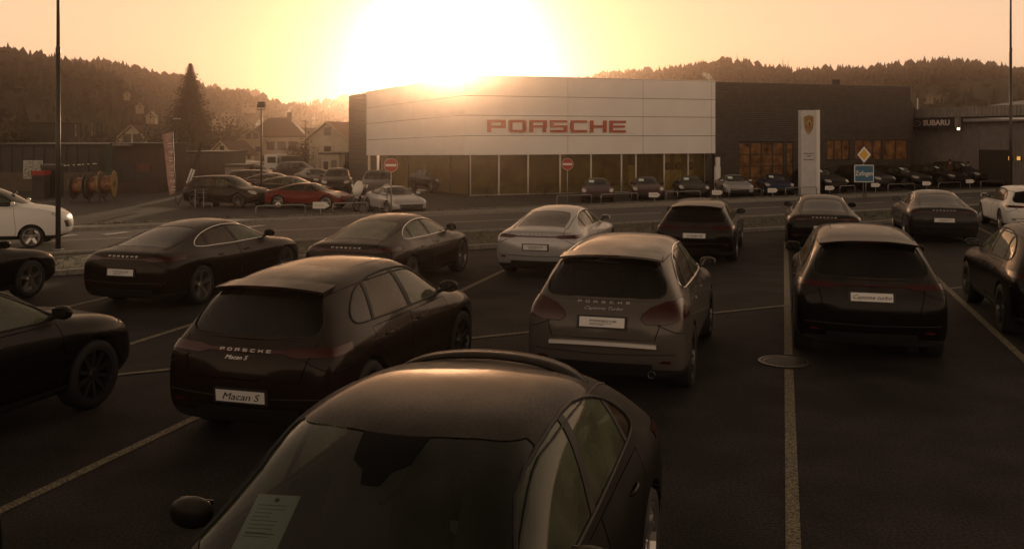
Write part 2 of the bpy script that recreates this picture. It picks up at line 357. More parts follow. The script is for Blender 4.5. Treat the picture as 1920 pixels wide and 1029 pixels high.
def body_bm(S, lev=2):
    P = cage(S); nS = len(P); bm = bmesh.new()
    V = {}
    def vert(co): return bm.verts.new(co)
    for i in range(nS):
        for k in range(11):
            x, y, z = P[i][k]
            V[(i, k, 1)] = vert((x, y, z)); V[(i, k, -1)] = V[(i, k, 1)] if k in (0, 10) else vert((x, -y, z))
    for i in range(nS - 1):
        for k in range(10):
            for s in (1, -1):
                q = [V[(i, k, s)], V[(i + 1, k, s)], V[(i + 1, k + 1, s)], V[(i, k + 1, s)]]
                bm.faces.new(q if s == 1 else q[::-1])
    for e, i in ((0, 0), (1, nS - 1)):
        tab = S['rearx'] if e == 0 else S['frontx']
        for s in (1, -1):
            G = {}
            for r in range(2, 9):
                x, y, z = P[i][r]
                for c in range(3):
                    if c == 0: G[(r, c)] = V[(i, r, s)]
                    elif r == 2: G[(r, c)] = V[(i, 2 - c, s)]
                    elif r == 8: G[(r, c)] = V[(i, 8 + c, s)]
                    else:
                        key = ('c', e, r, c, s if c == 1 else 0)
                        if key not in V:
                            f = .55 if c == 1 else 0; cn = .10 if e == 0 else -.16
                            V[key] = vert((tab[r] + cn * f * f * .8, s * y * f, z + (0 if r < 7 else .015)))
                        G[(r, c)] = V[key]
            for r in range(2, 8):
                for c in range(2):
                    q = [G[(r, c)], G[(r + 1, c)], G[(r + 1, c + 1)], G[(r, c + 1)]]
                    if (s == 1) == (e == 0): q = q[::-1]
                    if s == 1 and e == 0: pass
                    bm.faces.new(q)
    bmesh.ops.recalc_face_normals(bm, faces=bm.faces)
    me = bpy.data.meshes.new('tmp'); bm.to_mesh(me); bm.free()
    o = bpy.data.objects.new('tmp', me); COL.objects.link(o)
    md = o.modifiers.new('s', 'SUBSURF'); md.levels = lev; md.render_levels = lev
    bpy.context.view_layer.update()
    m2 = bpy.data.meshes.new_from_object(o.evaluated_get(bpy.context.evaluated_depsgraph_get()))
    bpy.data.objects.remove(o); bm = bmesh.new(); bm.from_mesh(m2); bpy.data.meshes.remove(m2)
    bmesh.ops.recalc_face_normals(bm, faces=bm.faces); bm.normal_update()
    return bm

def inpoly(p, poly):
    x, y = p; c = False; n = len(poly); j = n - 1
    for i in range(n):
        xi, yi = poly[i]; xj, yj = poly[j]
        if (yi > y) != (yj > y) and x < (xj - xi) * (y - yi) / (yj - yi) + xi: c = not c
        j = i
    return c
def cut(bm, lay, poly, ax, filt, tagv, only=(0,)):
    a, b = ax; n = len(poly); c3 = 3 - a - b
    lo = (min(p[0] for p in poly), min(p[1] for p in poly)); hi = (max(p[0] for p in poly), max(p[1] for p in poly))
    for i in range(n):
        p = poly[i]; q = poly[(i + 1) % n]; dx, dy = q[0] - p[0], q[1] - p[1]
        if abs(dx) + abs(dy) < 1e-6: continue
        sl_, sh = (min(p[0], q[0]) - .002, min(p[1], q[1]) - .002), (max(p[0], q[0]) + .002, max(p[1], q[1]) + .002)
        fs = []
        for f in bm.faces:
            if not filt(f): continue
            us = [v.co[a] for v in f.verts]; vs = [v.co[b] for v in f.verts]
            if max(us) < sl_[0] or min(us) > sh[0] or max(vs) < sl_[1] or min(vs) > sh[1]: continue
            fs.append(f)
        if not fs: continue
        no = Vector((0, 0, 0)); no[a] = -dy; no[b] = dx; co = Vector((0, 0, 0)); co[a], co[b] = p
        geom = list({v for f in fs for v in f.verts}) + list({e for f in fs for e in f.edges}) + fs
        bmesh.ops.bisect_plane(bm, geom=geom, dist=1e-4, plane_co=co, plane_no=no.normalized())
    cnt = 0
    for f in bm.faces:
        if f[lay] in only and filt(f):
            c = f.calc_center_median()
            if lo[0] < c[a] < hi[0] and lo[1] < c[b] < hi[1] and inpoly((c[a], c[b]), poly): f[lay] = tagv; cnt += 1
    return cnt
def sym(poly): return poly + [(-y, z) for y, z in poly[::-1]]
def chaikin(P_, f=.25):
    out = []; n = len(P_)
    for i in range(n):
        p, q = P_[i], P_[(i + 1) % n]
        out += [(p[0] + (q[0] - p[0]) * f, p[1] + (q[1] - p[1]) * f), (p[0] + (q[0] - p[0]) * (1 - f), p[1] + (q[1] - p[1]) * (1 - f))]
    return out
def inset_poly(poly, d):
    n = len(poly); cx = sum(p[0] for p in poly) / n; cy = sum(p[1] for p in poly) / n
    return [(x + (cx - x) / max(math.hypot(cx - x, cy - y), 1e-6) * d, y + (cy - y) / max(math.hypot(cx - x, cy - y), 1e-6) * d) for x, y in poly]

def wheel_parts(r, wd, style, root, pos, side):
    """a tyre with its alloy rim as a child; side = +1 for the car's left"""
    T = Matrix.Translation(pos) @ Matrix.Rotation(0 if side > 0 else math.pi, 4, 'Z')
    key = (round(r, 3), round(wd, 3), style)
    if key not in WH:
        ri = r * .74
        t = MB().lathe([(ri, -wd / 2 + .02), (r * .93, -wd / 2), (r * .985, -wd / 2 + .03), (r, -wd / 4), (r, wd / 4), (r * .985, wd / 2 - .03), (r * .93, wd / 2), (ri, wd / 2 - .015)], 28, 'y')
        tm = t.build('wheel', MT['tyre'], None, True)
        g = MB().lathe([(ri * .2, -wd * .1), (ri * .93, -wd * .25), (ri, wd / 2 - .03), (ri * 1.01, wd / 2 - .012), (ri * .955, wd / 2 - .012), (ri * .93, wd / 2 - .05), (ri * .90, -wd * .1)], 28, 'y')
        ns = 5 if style != 'multi' else 10
        for k in range(ns):
            for dd in ((-.10, .10) if style == 'twin' else (0,)):
                a = 2 * math.pi * k / ns + dd + .3; hw = .035 if style == 'five' else .017
                u = Vector((math.cos(a), 0, math.sin(a))); w = Vector((-math.sin(a), 0, math.cos(a)))
                y1, y0 = wd / 2 - .035, wd / 2 - .075
                a0 = u * ri * .12; b0 = u * ri * .95
                vs = [a0 + w * hw * 1.3 + Vector((0, y1 - .02, 0)), a0 - w * hw * 1.3 + Vector((0, y1 - .02, 0)), b0 - w * hw + Vector((0, y1 + .012, 0)), b0 + w * hw + Vector((0, y1 + .012, 0))]
                vs += [v - Vector((0, .04, 0)) for v in vs]
                g.add(vs, [(0, 1, 2, 3), (7, 6, 5, 4), (0, 4, 5, 1), (1, 5, 6, 2), (2, 6, 7, 3), (3, 7, 4, 0)])
        g.lathe([(0.001, wd / 2 - .03), (.05, wd / 2 - .03), (.06, wd / 2 - .06)], 14, 'y')
        gm = g.build('rim', MT['rimdark' if style == 'multi' else 'rim'], None)
        d = MB().lathe([(.001, -.01), (ri * .6, -.01), (ri * .6, .005), (.001, .005)], 20, 'y').build('brake_disc', MT['rimdark'], None)
        WH[key] = (tm.data, gm.data, d.data)
        for o in (tm, gm, d): bpy.data.objects.remove(o)
    out = []
    tm, gm, dm = WH[key]
    o = link(bpy.data.objects.new('wheel', tm), root); o.matrix_local = T
    link(bpy.data.objects.new('rim', gm), o); link(bpy.data.objects.new('brake_disc', dm), o)
    return o
WH = {}
CTAG = {1: ('windscreen', 'glassw'), 2: ('rear_window', 'privacy'), 3: ('side_window', 'glass'), 4: ('side_window', 'glass'), 5: ('side_window', 'privacyside'), 6: ('side_window', 'privacyside'),
        7: ('quarter_window', 'privacyside'), 8: ('quarter_window', 'privacyside'), 9: ('door', None), 10: ('door', None), 11: ('door', None), 12: ('door', None), 13: ('tail_light', 'tail'),
        14: ('tail_light', 'tail'), 15: ('light_strip', 'tail'), 16: ('headlight', 'lens'), 17: ('headlight', 'lens'), 18: ('lower_trim', 'trim'), 20: ('bonnet', None), 21: ('tailgate', None), 22: ('grille', 'trim'), 23: ('sunroof', 'blackroofglass'), 24: ('pillar_trim', 'trim'), 25: ('diffuser', 'trim'), 26: ('frit_panel', 'frit')}
def make_car(S, name, lev=2, opts=None):
    """builds one car at the origin (rear at -x) and returns (root, info)"""
    O = dict(spoiler=None, rack=False, plate=None, plate_txt=None, badge=True, rimstyle='twin', sunroof=False, grey_rw=False, chrome=False, wiper=False, script=None, wheels=True, interior=True, rw='privacy')
    O.update(opts or {})
    bm = body_bm(S, lev); lay = bm.faces.layers.int.new('tag')
    bvh = BVHTree.FromBMesh(bm); L = S['L']
    def hit(o, d):
        h = bvh.ray_cast(Vector(o), Vector(d)); return (h[0], h[1]) if h[0] is not None else (None, None)
    zbelt = S['doors'][4]
    ar = S['wr'] + .055
    # wheel arches
    for ax_ in S['axles']:
        circ = [(ax_ + ar * math.cos(a), S['wr'] - .005 + ar * math.sin(a)) for a in [2 * math.pi * (k + .5) / 26 for k in range(26)]]
        for s in (1, -1):
            cut(bm, lay, circ, (0, 2), lambda f, s=s: f.calc_center_median().y * s > S['W'] * .22 and (f.normal.y * s > .12 or f.calc_center_median().z < .45), 99)
    # windows
    dlo = chaikin(S['dlo'])
    xs = [-9] 
    (bx_, btx, bt), (cx_, ctx, ct) = S['pil']
    zlo = min(p[1] for p in dlo); zhi = max(p[1] for p in dlo)
    def slant(xb, xt): return lambda z: xb + (xt - xb) * (z - zlo) / (zhi - zlo)
    B = slant(bx_, btx); C_ = slant(cx_, ctx)
    def clip(poly, fn, off, keep):
        out = []; n = len(poly); side = lambda p: (p[0] - fn(p[1]) - off) * keep
        for i in range(n):
            p, q = poly[i], poly[(i + 1) % n]; a, b = side(p), side(q)
            if a >= 0: out.append(p)
            if (a >= 0) != (b >= 0):
                t = a / (a - b); out.append((p[0] + (q[0] - p[0]) * t, p[1] + (q[1] - p[1]) * t))
        return out
    g1 = clip(dlo, B, bt, 1); g2 = clip(clip(dlo, B, -bt, -1), C_, ct, 1); g3 = clip(dlo, C_, -ct, -1)
    for s in (1, -1):
        ff = lambda f, s=s: f.calc_center_median().y * s > .3 and f.normal.y * s > .10 and f.calc_center_median().z > zbelt - .1
        for g, t in ((g1, 3), (g2, 5), (g3, 7)): cut(bm, lay, g, (0, 2), ff, t + (0 if s == 1 else 1))
        cut(bm, lay, inset_poly(dlo, -.001), (0, 2), ff, 24)
    cut(bm, lay, chaikin(sym(S['ws']), .15), (1, 2), lambda f: f.calc_center_median().x > S['wsx'] and f.normal.x > .15 and f.calc_center_median().z > zbelt, 1)
    if O.get('housing'):
        zt_ = S['ws'][1][1]
        cut(bm, lay, [(-.19, zt_ + .08), (.19, zt_ + .08), (.14, zt_ - .045), (.07, zt_ - .065), (.045, zt_ - .105), (-.045, zt_ - .105), (-.07, zt_ - .065), (-.14, zt_ - .045)], (1, 2), lambda f: f.calc_center_median().x > S['wsx'] and f.normal.x > .15, 26, only=(1,))
    if S['rwtop']: cut(bm, lay, [(x, y) for y, x in chaikin(sym(S['rw']), .15)], (0, 1), lambda f: f.normal.z > .3, 2)
    else: cut(bm, lay, chaikin(sym(S['rw']), .15), (1, 2), lambda f: f.calc_center_median().x < S['rwx'] and f.normal.x < -.15, 2)
    # lights
    t = S['tail']; back = lambda f: f.calc_center_median().x < L * .12 and f.calc_center_median().z > .3
    hw = S['W'] / 2
    if t['kind'] == 'strip':
        for s in (1, -1):
            cut(bm, lay, [(s * t['y0'], t['zs'][0]), (s * (t['y0'] + .12), t['z0']), (s * (hw + .05), t['z0'] + .012), (s * (hw + .05), t['z1'] + .01), (s * (t['y0'] + .1), t['z1']), (s * t['y0'], t['zs'][1])][::s], (1, 2), back, 13 if s == 1 else 14)
        cut(bm, lay, [(-t['y0'], t['zs'][0]), (t['y0'], t['zs'][0]), (t['y0'], t['zs'][1]), (-t['y0'], t['zs'][1])], (1, 2), back, 15)
    elif t['kind'] == 'blob':
        for s in (1, -1): cut(bm, lay, [(s * y, z) for y, z in t['poly']][::s], (1, 2), back, 13 if s == 1 else 14)
    for s in (1, -1):
        cut(bm, lay, [(s * y, z) for y, z in S['head']][::s], (1, 2), lambda f: f.calc_center_median().x > L * .8, 16 if s == 1 else 17)
    gz = S['head'][0][1]
    cut(bm, lay, [(-.52, gz - .33), (.52, gz - .33), (.60, gz - .12), (-.60, gz - .12)], (1, 2), lambda f: f.calc_center_median().x > L * .9, 22)
    cut(bm, lay, [(-.62, .0), (.62, .0), (.56, S['zb'] + .20), (-.56, S['zb'] + .20)], (1, 2), lambda f: f.calc_center_median().x < L * .12 and f.normal.x < -.1, 25)
    # doors
    d0_, d1_, d2_, dz0, dz1 = S['doors']
    ra, fa = S['axles']
    fd = [(d1_, dz0), (fa - ar - .06, dz0), (fa - ar - .02, dz0 + .14), (d0_ + .02, dz1 - .18), (d0_, dz1), (d1_, dz1 + .012)]
    rd = [(ra + ar + .10, dz0), (d1_ - .004, dz0), (d1_ - .004, dz1 + .012), (d2_ - .06, dz1 + .03), (d2_ - .03, dz1 - .10), (ra + ar * .83, dz1 - .28), (ra + ar + .04, dz0 + .20)]
    for s in (1, -1):
        sf = lambda f, s=s: f.calc_center_median().y * s > .3 and f.normal.y * s > .05
        cut(bm, lay, fd, (0, 2), sf, 9 if s == 1 else 10); cut(bm, lay, rd, (0, 2), sf, 11 if s == 1 else 12)
    # bonnet and tailgate
    hx0 = S['st'][9][3] + .02
    cut(bm, lay, [(hx0, -.60), (L * .93, -.46), (L * .965, 0), (L * .93, .46), (hx0, .60), (hx0 + .08, 0)], (0, 1), lambda f: f.normal.z > .5 and f.calc_center_median().z > .5 and f.calc_center_median().x > L * .7, 20)
    if not S['rwtop']:
        cut(bm, lay, [(-.60, .70), (.60, .70), (.66, t['z0'] - .01), (.72, S['rw'][0][1] - .03), (-.72, S['rw'][0][1] - .03), (-.66, t['z0'] - .01)], (1, 2), back, 21)
    else:
        cut(bm, lay, [(.08, -.60), (S['rw'][0][1] - .03, -.56), (S['rw'][0][1] - .03, .56), (.08, .60)], (0, 1), lambda f: f.normal.z > .35 and f.calc_center_median().z > .6 and f.calc_center_median().x < L * .25, 21)
    if O['sunroof']:
        x0_, x1_ = S['st'][4][2] - .15, S['st'][6][2] + .15
        cut(bm, lay, [(x0_, -.44), (x1_, -.44), (x1_ + .05, 0), (x1_, .44), (x0_, .44)], (0, 1), lambda f: f.normal.z > .8 and f.calc_center_median().z > S['H'] * .8, 23)
    for s in (1, -1):
        cut(bm, lay, [(-.2, 0), (L + .2, 0), (L + .2, S['zb'] + .13), (-.2, S['zb'] + .13)], (0, 2), lambda f: True, 18)
    bm.normal_update()
    root = bpy.data.objects.new(name, None); COL.objects.link(root)
    groups = {}
    for f in bm.faces: groups.setdefault(f[lay], []).append(f)
    parts = {}
    ox = L / 2
    for tg, fs in groups.items():
        if tg == 99: continue
        idx = {}; vs = []; ns = []; faces = []; ecount = {}
        for f in fs:
            q = []
            for v in f.verts:
                if v not in idx: idx[v] = len(vs); vs.append(v.co.copy()); ns.append(v.normal.copy())
                q.append(idx[v])
            faces.append(tuple(q))
            for e in f.edges: ecount[e] = ecount.get(e, 0) + 1
        if tg in (9, 10, 11, 12, 20, 21, 23):
            adj = {}
            for e, c in ecount.items():
                if c == 1:
                    for v in e.verts: adj[v] = 1
            cs = sum(vs, Vector()) / len(vs)
            for v in adj:
                i = idx[v]; d = (cs - vs[i]); d -= ns[i] * d.dot(ns[i])
                # shrink each shut line by a few millimetres
                vs[i] = vs[i] + d.normalized() * .010
        if tg in (13, 14, 15, 16, 17):
            vs = [v + n * .006 for v, n in zip(vs, ns)]
        if tg in (1, 2, 3, 4, 5, 6, 7, 8): vs = [v - n * .006 for v, n in zip(vs, ns)]
        if tg in (0, 18):
            # turn the arch edges inwards as wheel-well liners
            bed = [e for e, c in ecount.items() if c == 1 and any(g[lay] == 99 for g in e.link_faces)]
            nm = {}
            def inner(v):
                if v not in nm:
                    nm[v] = len(vs); co = v.co.copy(); co.y = math.copysign(max(abs(co.y) - .32, .35), co.y); vs.append(co); ns.append(Vector((0, 0, 1)))
                return nm[v]
            nf0 = len(faces)
            for e in bed:
                a, b = e.verts; faces.append((idx[a], idx[b], inner(b), inner(a)))
            mi = [0] * nf0 + [1] * (len(faces) - nf0)
        else: mi = None
        vs = [v - Vector((ox, 0, 0)) for v in vs]
        if tg == 0:
            nm_, mm = 'body', [MT['black'], MT['liner']]
        else:
            nm_, mk = CTAG[tg]; mm = [MT[mk]] if mk else [MT['black']]
            if tg == 2: mm = [MT[O['rw']]]
            if tg == 18: mm = [MT['trim'], MT['liner']]
        o = mesh_obj(nm_, vs, faces, mm, root, mi, True, ns)
        if tg in (0, 9, 10, 11, 12, 20, 21): o['paint'] = 1
        parts[tg] = o
    bm.free()
    off = Vector((-ox, 0, 0))
    def surf(x, z, s, eps=.0):
        h, n = hit((x, s * 3, z), (0, -s, 0)); return (h + n * eps + off) if h else None
    # window trim and door seams
    for s in (1, -1):
        o2 = inset_poly(dlo, -.012); pts = []
        for i in range(len(o2)):
            p, q = o2[i], o2[(i + 1) % len(o2)]
            for k in range(4):
                h = surf(p[0] + (q[0] - p[0]) * k / 4, p[1] + (q[1] - p[1]) * k / 4, s, .002)
                if h and abs(h.y) > interp(S['r8'], h.x + ox)[0] - .07: pts.append(h)
        MB().tube(pts, .011, 5, closed=True).build('window_trim', MT['chrome' if O['chrome'] else 'trim'], root, True)
        # roof ditch moulding
        pts = []
        for k in range(25):
            x = S['st'][1][2] + (S['st'][9][2] - .12 - S['st'][1][2]) * k / 24; y8, z8 = interp(S['r8'], x)
            h, n = hit((x, s * (y8 - .015), 4), (0, 0, -1))
            if h: pts.append(h + off + Vector((0, 0, .001)))
        MB().tube(pts, .007, 4).build('roof_moulding', MT['trim'], root, True)
        # handles
        for (tg, hx) in ((9 if s == 1 else 10, d1_ + .13), (11 if s == 1 else 12, d2_ + .20)):
            hp = [surf(hx + k * .05, zbelt - .10, s, .02 if 0 < k < 4 else .0) for k in range(5)]
            if all(hp) and tg in parts:
                MB().tube(hp, .012, 5).build('handle', MT['black'], parts[tg], True)['paint'] = 1
        # mirror
        mx, mz = S['dlo'][0][0] - .10 + O.get('mdx', 0), S['dlo'][0][1] + .075
        h, n = hit((mx, s * 3, mz - .06), (0, -s, 0))
        if h:
            mb = MB(); c = h + off + Vector((0.02, s * .13, .07)); prof = []
            for i in range(9):
                a = math.pi * i / 8; prof.append((math.sin(a) ** .75, -math.cos(a)))
            N_ = 12; vs = []; fs = []
            for i, (rr, hh) in enumerate(prof):
                for k in range(N_):
                    b = 2 * math.pi * k / N_; cy, sy = math.copysign(abs(math.cos(b)) ** .7, math.cos(b)), math.copysign(abs(math.sin(b)) ** .7, math.sin(b))
                    vs.append(c + Vector(((rr * cy * .075 if cy > 0 else rr * cy * .035) + .02 * hh * 0, s * hh * .115, rr * sy * .075)))
            for i in range(8):
                for k in range(N_): fs.append((i * N_ + k, i * N_ + (k + 1) % N_, (i + 1) * N_ + (k + 1) % N_, (i + 1) * N_ + k))
            mb.add(vs, fs); o = mb.build('mirror', MT['black'], root, True); o['paint'] = 1
            mb = MB().tube([h + off - Vector((0, s * .02, 0)), c - Vector((0, s * .06, .04))], [.03, .025], 6); mb.build('mirror_arm', MT['trim'], o)
            g = MB().box(c.x - .040, c.x - .036, c.y - .09, c.y + .09, c.z - .05, c.z + .05).build('mirror_glass', mat_cache('mirror_glass', (.10, .10, .10), .08, 1), o)
    # wheels
    for k, a in enumerate(S['axles']):
        for s in (1, -1):
            wdt = .27
            wheel_parts(S['wr'], wdt, O['rimstyle'], root, Vector((a - ox, s * (S['W'] / 2 - .015 - wdt / 2), S['wr'])), s)
    # interior
    if O['interior']:
        zf = .45; m = MB()
        m.box(.35 * L - ox, .80 * L - ox, -.66, .66, S['zb'] + .05, S['zb'] + .10); m.build('cabin_floor', MT['seat'], root)
        H = S['H']
        for xs_, ys in ((.50 * L, .38), (.50 * L, -.38), (.32 * L, .40), (.32 * L, -.40)):
            x = xs_ - ox; zt = H - .40; m = MB()
            m.add([(x, ys - .25, .42), (x, ys + .25, .42), (x + .5, ys - .25, .46), (x + .5, ys + .25, .46), (x, ys - .25, .60), (x, ys + .25, .60), (x + .5, ys - .23, .62), (x + .5, ys + .23, .62)], [(0, 2, 3, 1), (4, 5, 7, 6), (0, 1, 5, 4), (2, 6, 7, 3), (0, 4, 6, 2), (1, 3, 7, 5)])
            m.add([(x + .02, ys - .24, .55), (x + .02, ys + .24, .55), (x + .16, ys - .24, .55), (x + .16, ys + .24, .55), (x - .22, ys - .17, zt), (x - .22, ys + .17, zt), (x - .12, ys - .17, zt), (x - .12, ys + .17, zt)], [(0, 2, 3, 1), (4, 5, 7, 6), (0, 1, 5, 4), (2, 6, 7, 3), (0, 4, 6, 2), (1, 3, 7, 5)])
            m.box(x - .25, x - .16, ys - .12, ys + .12, zt + .02, zt + .18)
            m.build('seat', MT['seat'], root)
        x = S['st'][9][3] - ox
        m = MB(); m.box(x - .62, x - .10, -.70, .70, zbelt - .22, zbelt - .06)
        m.build('dashboard', MT['seat'], root)
        ring = [Vector((x - .72, .37 + .185 * math.cos(a), zbelt - .12 + .18 * math.sin(a))) for a in [2 * math.pi * k / 16 for k in range(16)]]
        MB().tube(ring, .014, 5, closed=True).tube([ring[0], ring[8]], .014, 4).build('steering_wheel', MT['trim'], root)
        xt = S['st'][7][3]
        wz = S['ws'][1][1]
        if O.get('housing'):
            pa, _n = hit((9, 0, wz - .03), (-1, 0, 0)); pb, _n = hit((9, 0, wz - .16), (-1, 0, 0)); dd = (pb - pa); qv = []
            for (f_, hw_) in ((-.15, .15), (.55, .14), (1.0, .07)):
                for s_ in (1, -1): c_ = pa + dd * f_ + off; qv += [Vector((c_.x - .03, s_ * hw_, c_.z - .0)), Vector((c_.x - .10, s_ * hw_, c_.z - .03))]
            mesh_obj('sensor_housing', qv, [(0, 2, 6, 4), (4, 6, 10, 8), (1, 5, 7, 3), (5, 9, 11, 7), (0, 4, 5, 1), (4, 8, 9, 5), (2, 3, 7, 6), (6, 7, 11, 10), (8, 10, 11, 9), (0, 1, 3, 2)], MT['trim'], root)
        MB().box(xt - .04 - ox, xt + .0 - ox, -.12, .12, wz - .20, wz - .13).box(xt + .003 - ox, xt + .06 - ox, -.03, .03, wz - .17, wz - .10).build('rear_view_mirror', MT['trim'], root)
    # spoiler
    if O['spoiler'] == 'roof':
        zr = S['r8'][0][2]; pts = []
        sp = MB(); vs = []; fs = []; n = 12; X8 = S['st'][0][2]
        for i in range(n + 1):
            y = (-1 + 2 * i / n) * (S['r8'][0][1] + .02); q = (abs(y) / S['r8'][0][1]) ** 2.5
            zc = S['r10'][0][1] - .052 * q - .005; xx = X8 + .02 + .10 * q
            vs += [(xx + .20 - ox, y, zc + .040), (xx - .09 - ox, y, zc + .012), (xx - .09 - ox, y, zc - .012), (xx + .10 - ox, y, zc - .028)]
        for i in range(n):
            for k in range(4): fs.append((i * 4 + k, i * 4 + (k + 1) % 4, (i + 1) * 4 + (k + 1) % 4, (i + 1) * 4 + k))
        fs += [(0, 1, 2, 3), tuple(n * 4 + k for k in (3, 2, 1, 0))]
        o = sp.add(vs, fs).build('roof_spoiler', MT['black'], root, False); o['paint'] = 1
        o = MB().box(X8 - .075 - ox, X8 - .065 - ox, -.15, .15, S['r10'][0][1] - .008, S['r10'][0][1] + .004).build('brake_light', MT['tail'], root)
    if O['spoiler'] == 'hoop':
        n = 16; vs = []; fs = []; y8 = .63; HX = 1.22
        for i in range(n + 1):
            y = (-1 + 2 * i / n) * y8; q = (abs(y) / y8) ** 3
            h, nn = hit((HX, y, 4), (0, 0, -1)); base = h.z
            z = base + .034 - .030 * q; xx = HX + .12 * q
            vs += [(xx + .11 - ox, y, z + .016), (xx - .07 - ox, y, z + .020), (xx - .08 - ox, y, z + .010), (xx + .11 - ox, y, z)]
        for i in range(n):
            for k in range(4): fs.append((i * 4 + k, i * 4 + (k + 1) % 4, (i + 1) * 4 + (k + 1) % 4, (i + 1) * 4 + k))
        fs += [(0, 1, 2, 3), tuple(n * 4 + k for k in (3, 2, 1, 0))]
        o = MB().add(vs, fs).build('roof_spoiler', MT['black'], root, True); o['paint'] = 1
    if O['rack']:
        for s in (1, -1):
            pts = []
            for k in range(9):
                x = S['st'][2][2] + (S['st'][7][2] - .1 - S['st'][2][2]) * k / 8
                y8, z8 = interp(S['r8'], x); h, nn = hit((x, s * (y8 - .07), 4), (0, 0, -1)); pts.append(h + off + Vector((0, 0, .03 if 0 < k < 8 else .0)))
            MB().tube(pts, .013, 5).build('roof_rail', MT['chrome'], root, True)
    def rear(y, z, eps=.004):
        h, n = hit((-3, y, z), (1, 0, 0)); return h + off + n * eps, n
    if O['plate']:
        pz = O.get('plate_z') or S['plate_z']; a, na = rear(0, pz); sc_ = 1.0
        nrm = na.normalized(); X = Vector((0, -1, 0)); Yv = nrm.cross(X).normalized()
        if Yv.z < 0: Yv = -Yv
        Tm = Matrix((X, Yv, X.cross(Yv))).transposed().to_4x4(); Tm.translation = a + nrm * .012
        MB().box(-.29, .29, -.075, .075, -.03, -.006, T=Tm).build('plate_recess', MT['trim'], root)
        pl = MB().box(-.26, .26, -.055, .055, -.004, .004, T=Tm).build('number_plate', MT['plate'], root)
        Tt = Tm @ Matrix.Translation((0, -.004, .006))
        if O['plate'] == 'word':
            # small block wordmark with a line of fine print
            g = stroke_word('PORSCHE', .022, .034, .012, .0015); g = [(Tt @ Matrix.Translation((-.14 + .0, .006, 0)) @ v) for v in g[0]], g[1]
            mesh_obj('lettering', g[0], g[1], MT['ink'], pl)
            m = MB(); m.box(-.14, .12, -.012, -.008, 0, .001, T=Tt); m.box(-.14, .02, -.028, -.022, 0, .001, T=Tt); m.build('fine_print', MT['ink'], pl)['kind'] = 'stuff'
        else:
            text_obj('lettering', O['plate'], O.get('psize', .085), MT['ink'], pl, Tt, shear=.35, sx=O.get('psx', 1.25), depth=.001)
    if O['badge']:
        bz = O.get('badge_z') or S['badge_z']; tot = O.get('badge_w', .62); h = .030; step = tot / 6.6; m = MB()
        for i, ch in enumerate('PORSCHE'):
            yc = tot / 2 - step * (i + .3); p, n = rear(yc, bz, .006); X = Vector((0, -1, 0)); Yv = n.cross(X).normalized()
            if Yv.z < 0: Yv = -Yv
            T = Matrix((X, Yv, X.cross(Yv))).transposed().to_4x4(); T.translation = p; lw = .046
            for (x0, y0, x1, y1) in LET[ch]: m.box((x0 - .5) * lw, (x1 - .5) * lw, (y0 - .5) * h, (y1 - .5) * h, 0, .004, T=T)
        m.build('badge_lettering', MT['badge'], root)['kind'] = 'stuff'
    if O['script']:
        p, n = rear(O.get('script_y', .0), O['script_z'], .006); X = Vector((0, -1, 0)); Yv = n.cross(X).normalized()
        if Yv.z < 0: Yv = -Yv
        T = Matrix((X, Yv, X.cross(Yv))).transposed().to_4x4(); T.translation = p
        text_obj('script_lettering', O['script'], .055, MT['badge'], root, T, shear=.4, sx=1.3, depth=.0015)['kind'] = 'stuff'
    if O['wiper']:
        p, n = rear(0, S['rw'][-1][1] - .02, .03); q, n2 = rear(.2, S['rw'][-1][1] - .06, .03)
        MB().tube([p, q], .008, 4).tube([q + Vector((0, .1, .01)), q + Vector((0, -.35, -.005))], .006, 4).build('wiper', MT['trim'], root)
    # bumper seams, rear glass seal, lamp seals
    def rline(name, pts, r=.006, m='liner', closed=False):
        q = []
        for y, z in pts:
            h, n = hit((-3, y, z), (1, 0, 0))
            if h and h.x < L * .35: q.append(h + off + n * .001)
        if len(q) > 2: return MB().tube(q, r, 5, closed=closed).build(name, MT[m], root, True)
    zt0 = t['z0'] - .02
    for s in (1, -1):
        rline('bumper_seam', [(s * (.62 + .31 * k / 8), zt0 - .10 * math.sin(k / 8 * 1.5)) for k in range(9)])
    rline('bumper_crease', [(S['W'] * .47 * (-1 + k / 10), S['zb'] + .30 + .02 * abs(1 - k / 10)) for k in range(21)], .007, 'trim')
    if t['kind'] == 'blob':
        for s in (1, -1):
            pl_ = t['poly']; pts = []
            for i in range(len(pl_)):
                a_, b_ = pl_[i], pl_[(i + 1) % len(pl_)]
                for k in range(4): yy = a_[0] + (b_[0] - a_[0]) * k / 4; pts.append((s * min(yy, S['W'] / 2 - .03), a_[1] + (b_[1] - a_[1]) * k / 4))
            rline('lamp_seal', pts, .006, 'trim', True)
            rline('lamp_divider', [(s * (.50 + .40 * k / 8), .955 + .02 * k / 8) for k in range(9)], .004, 'trim')
    if not S['rwtop']:
        pl_ = chaikin(sym(S['rw']), .15); rline('window_seal', [(y, z) for y, z in inset_poly(pl_, -.008)], .009, 'trim', True)
    # exhausts and reflectors
    for s in (1, -1):
        p, n = rear(s * .55, .36, .0)
        if O.get('exhaust'):
            MB().lathe([(.045, -.06), (.045, .02), (.037, .02), (.037, -.05)], 12, 'z', T=Matrix.Translation(p + Vector((.02, 0, -.06))) @ Matrix.Rotation(R(-90), 4, 'Y')).build('exhaust_tip', MT['rimdark'], root, True)
        p, n = rear(s * .70, .46, .004)
        MB().box(p.x - .004, p.x + .02, p.y - .07, p.y + .07, p.z - .015, p.z + .015).build('reflector', MT['tail'], root)
    root['L'] = L
    return root, dict(hit=hit, off=off, S=S)
_mc = {}
def mat_cache(n, c, r, me=0):
    if n not in _mc: _mc[n] = mat(n, c, r, me)
    return _mc[n]
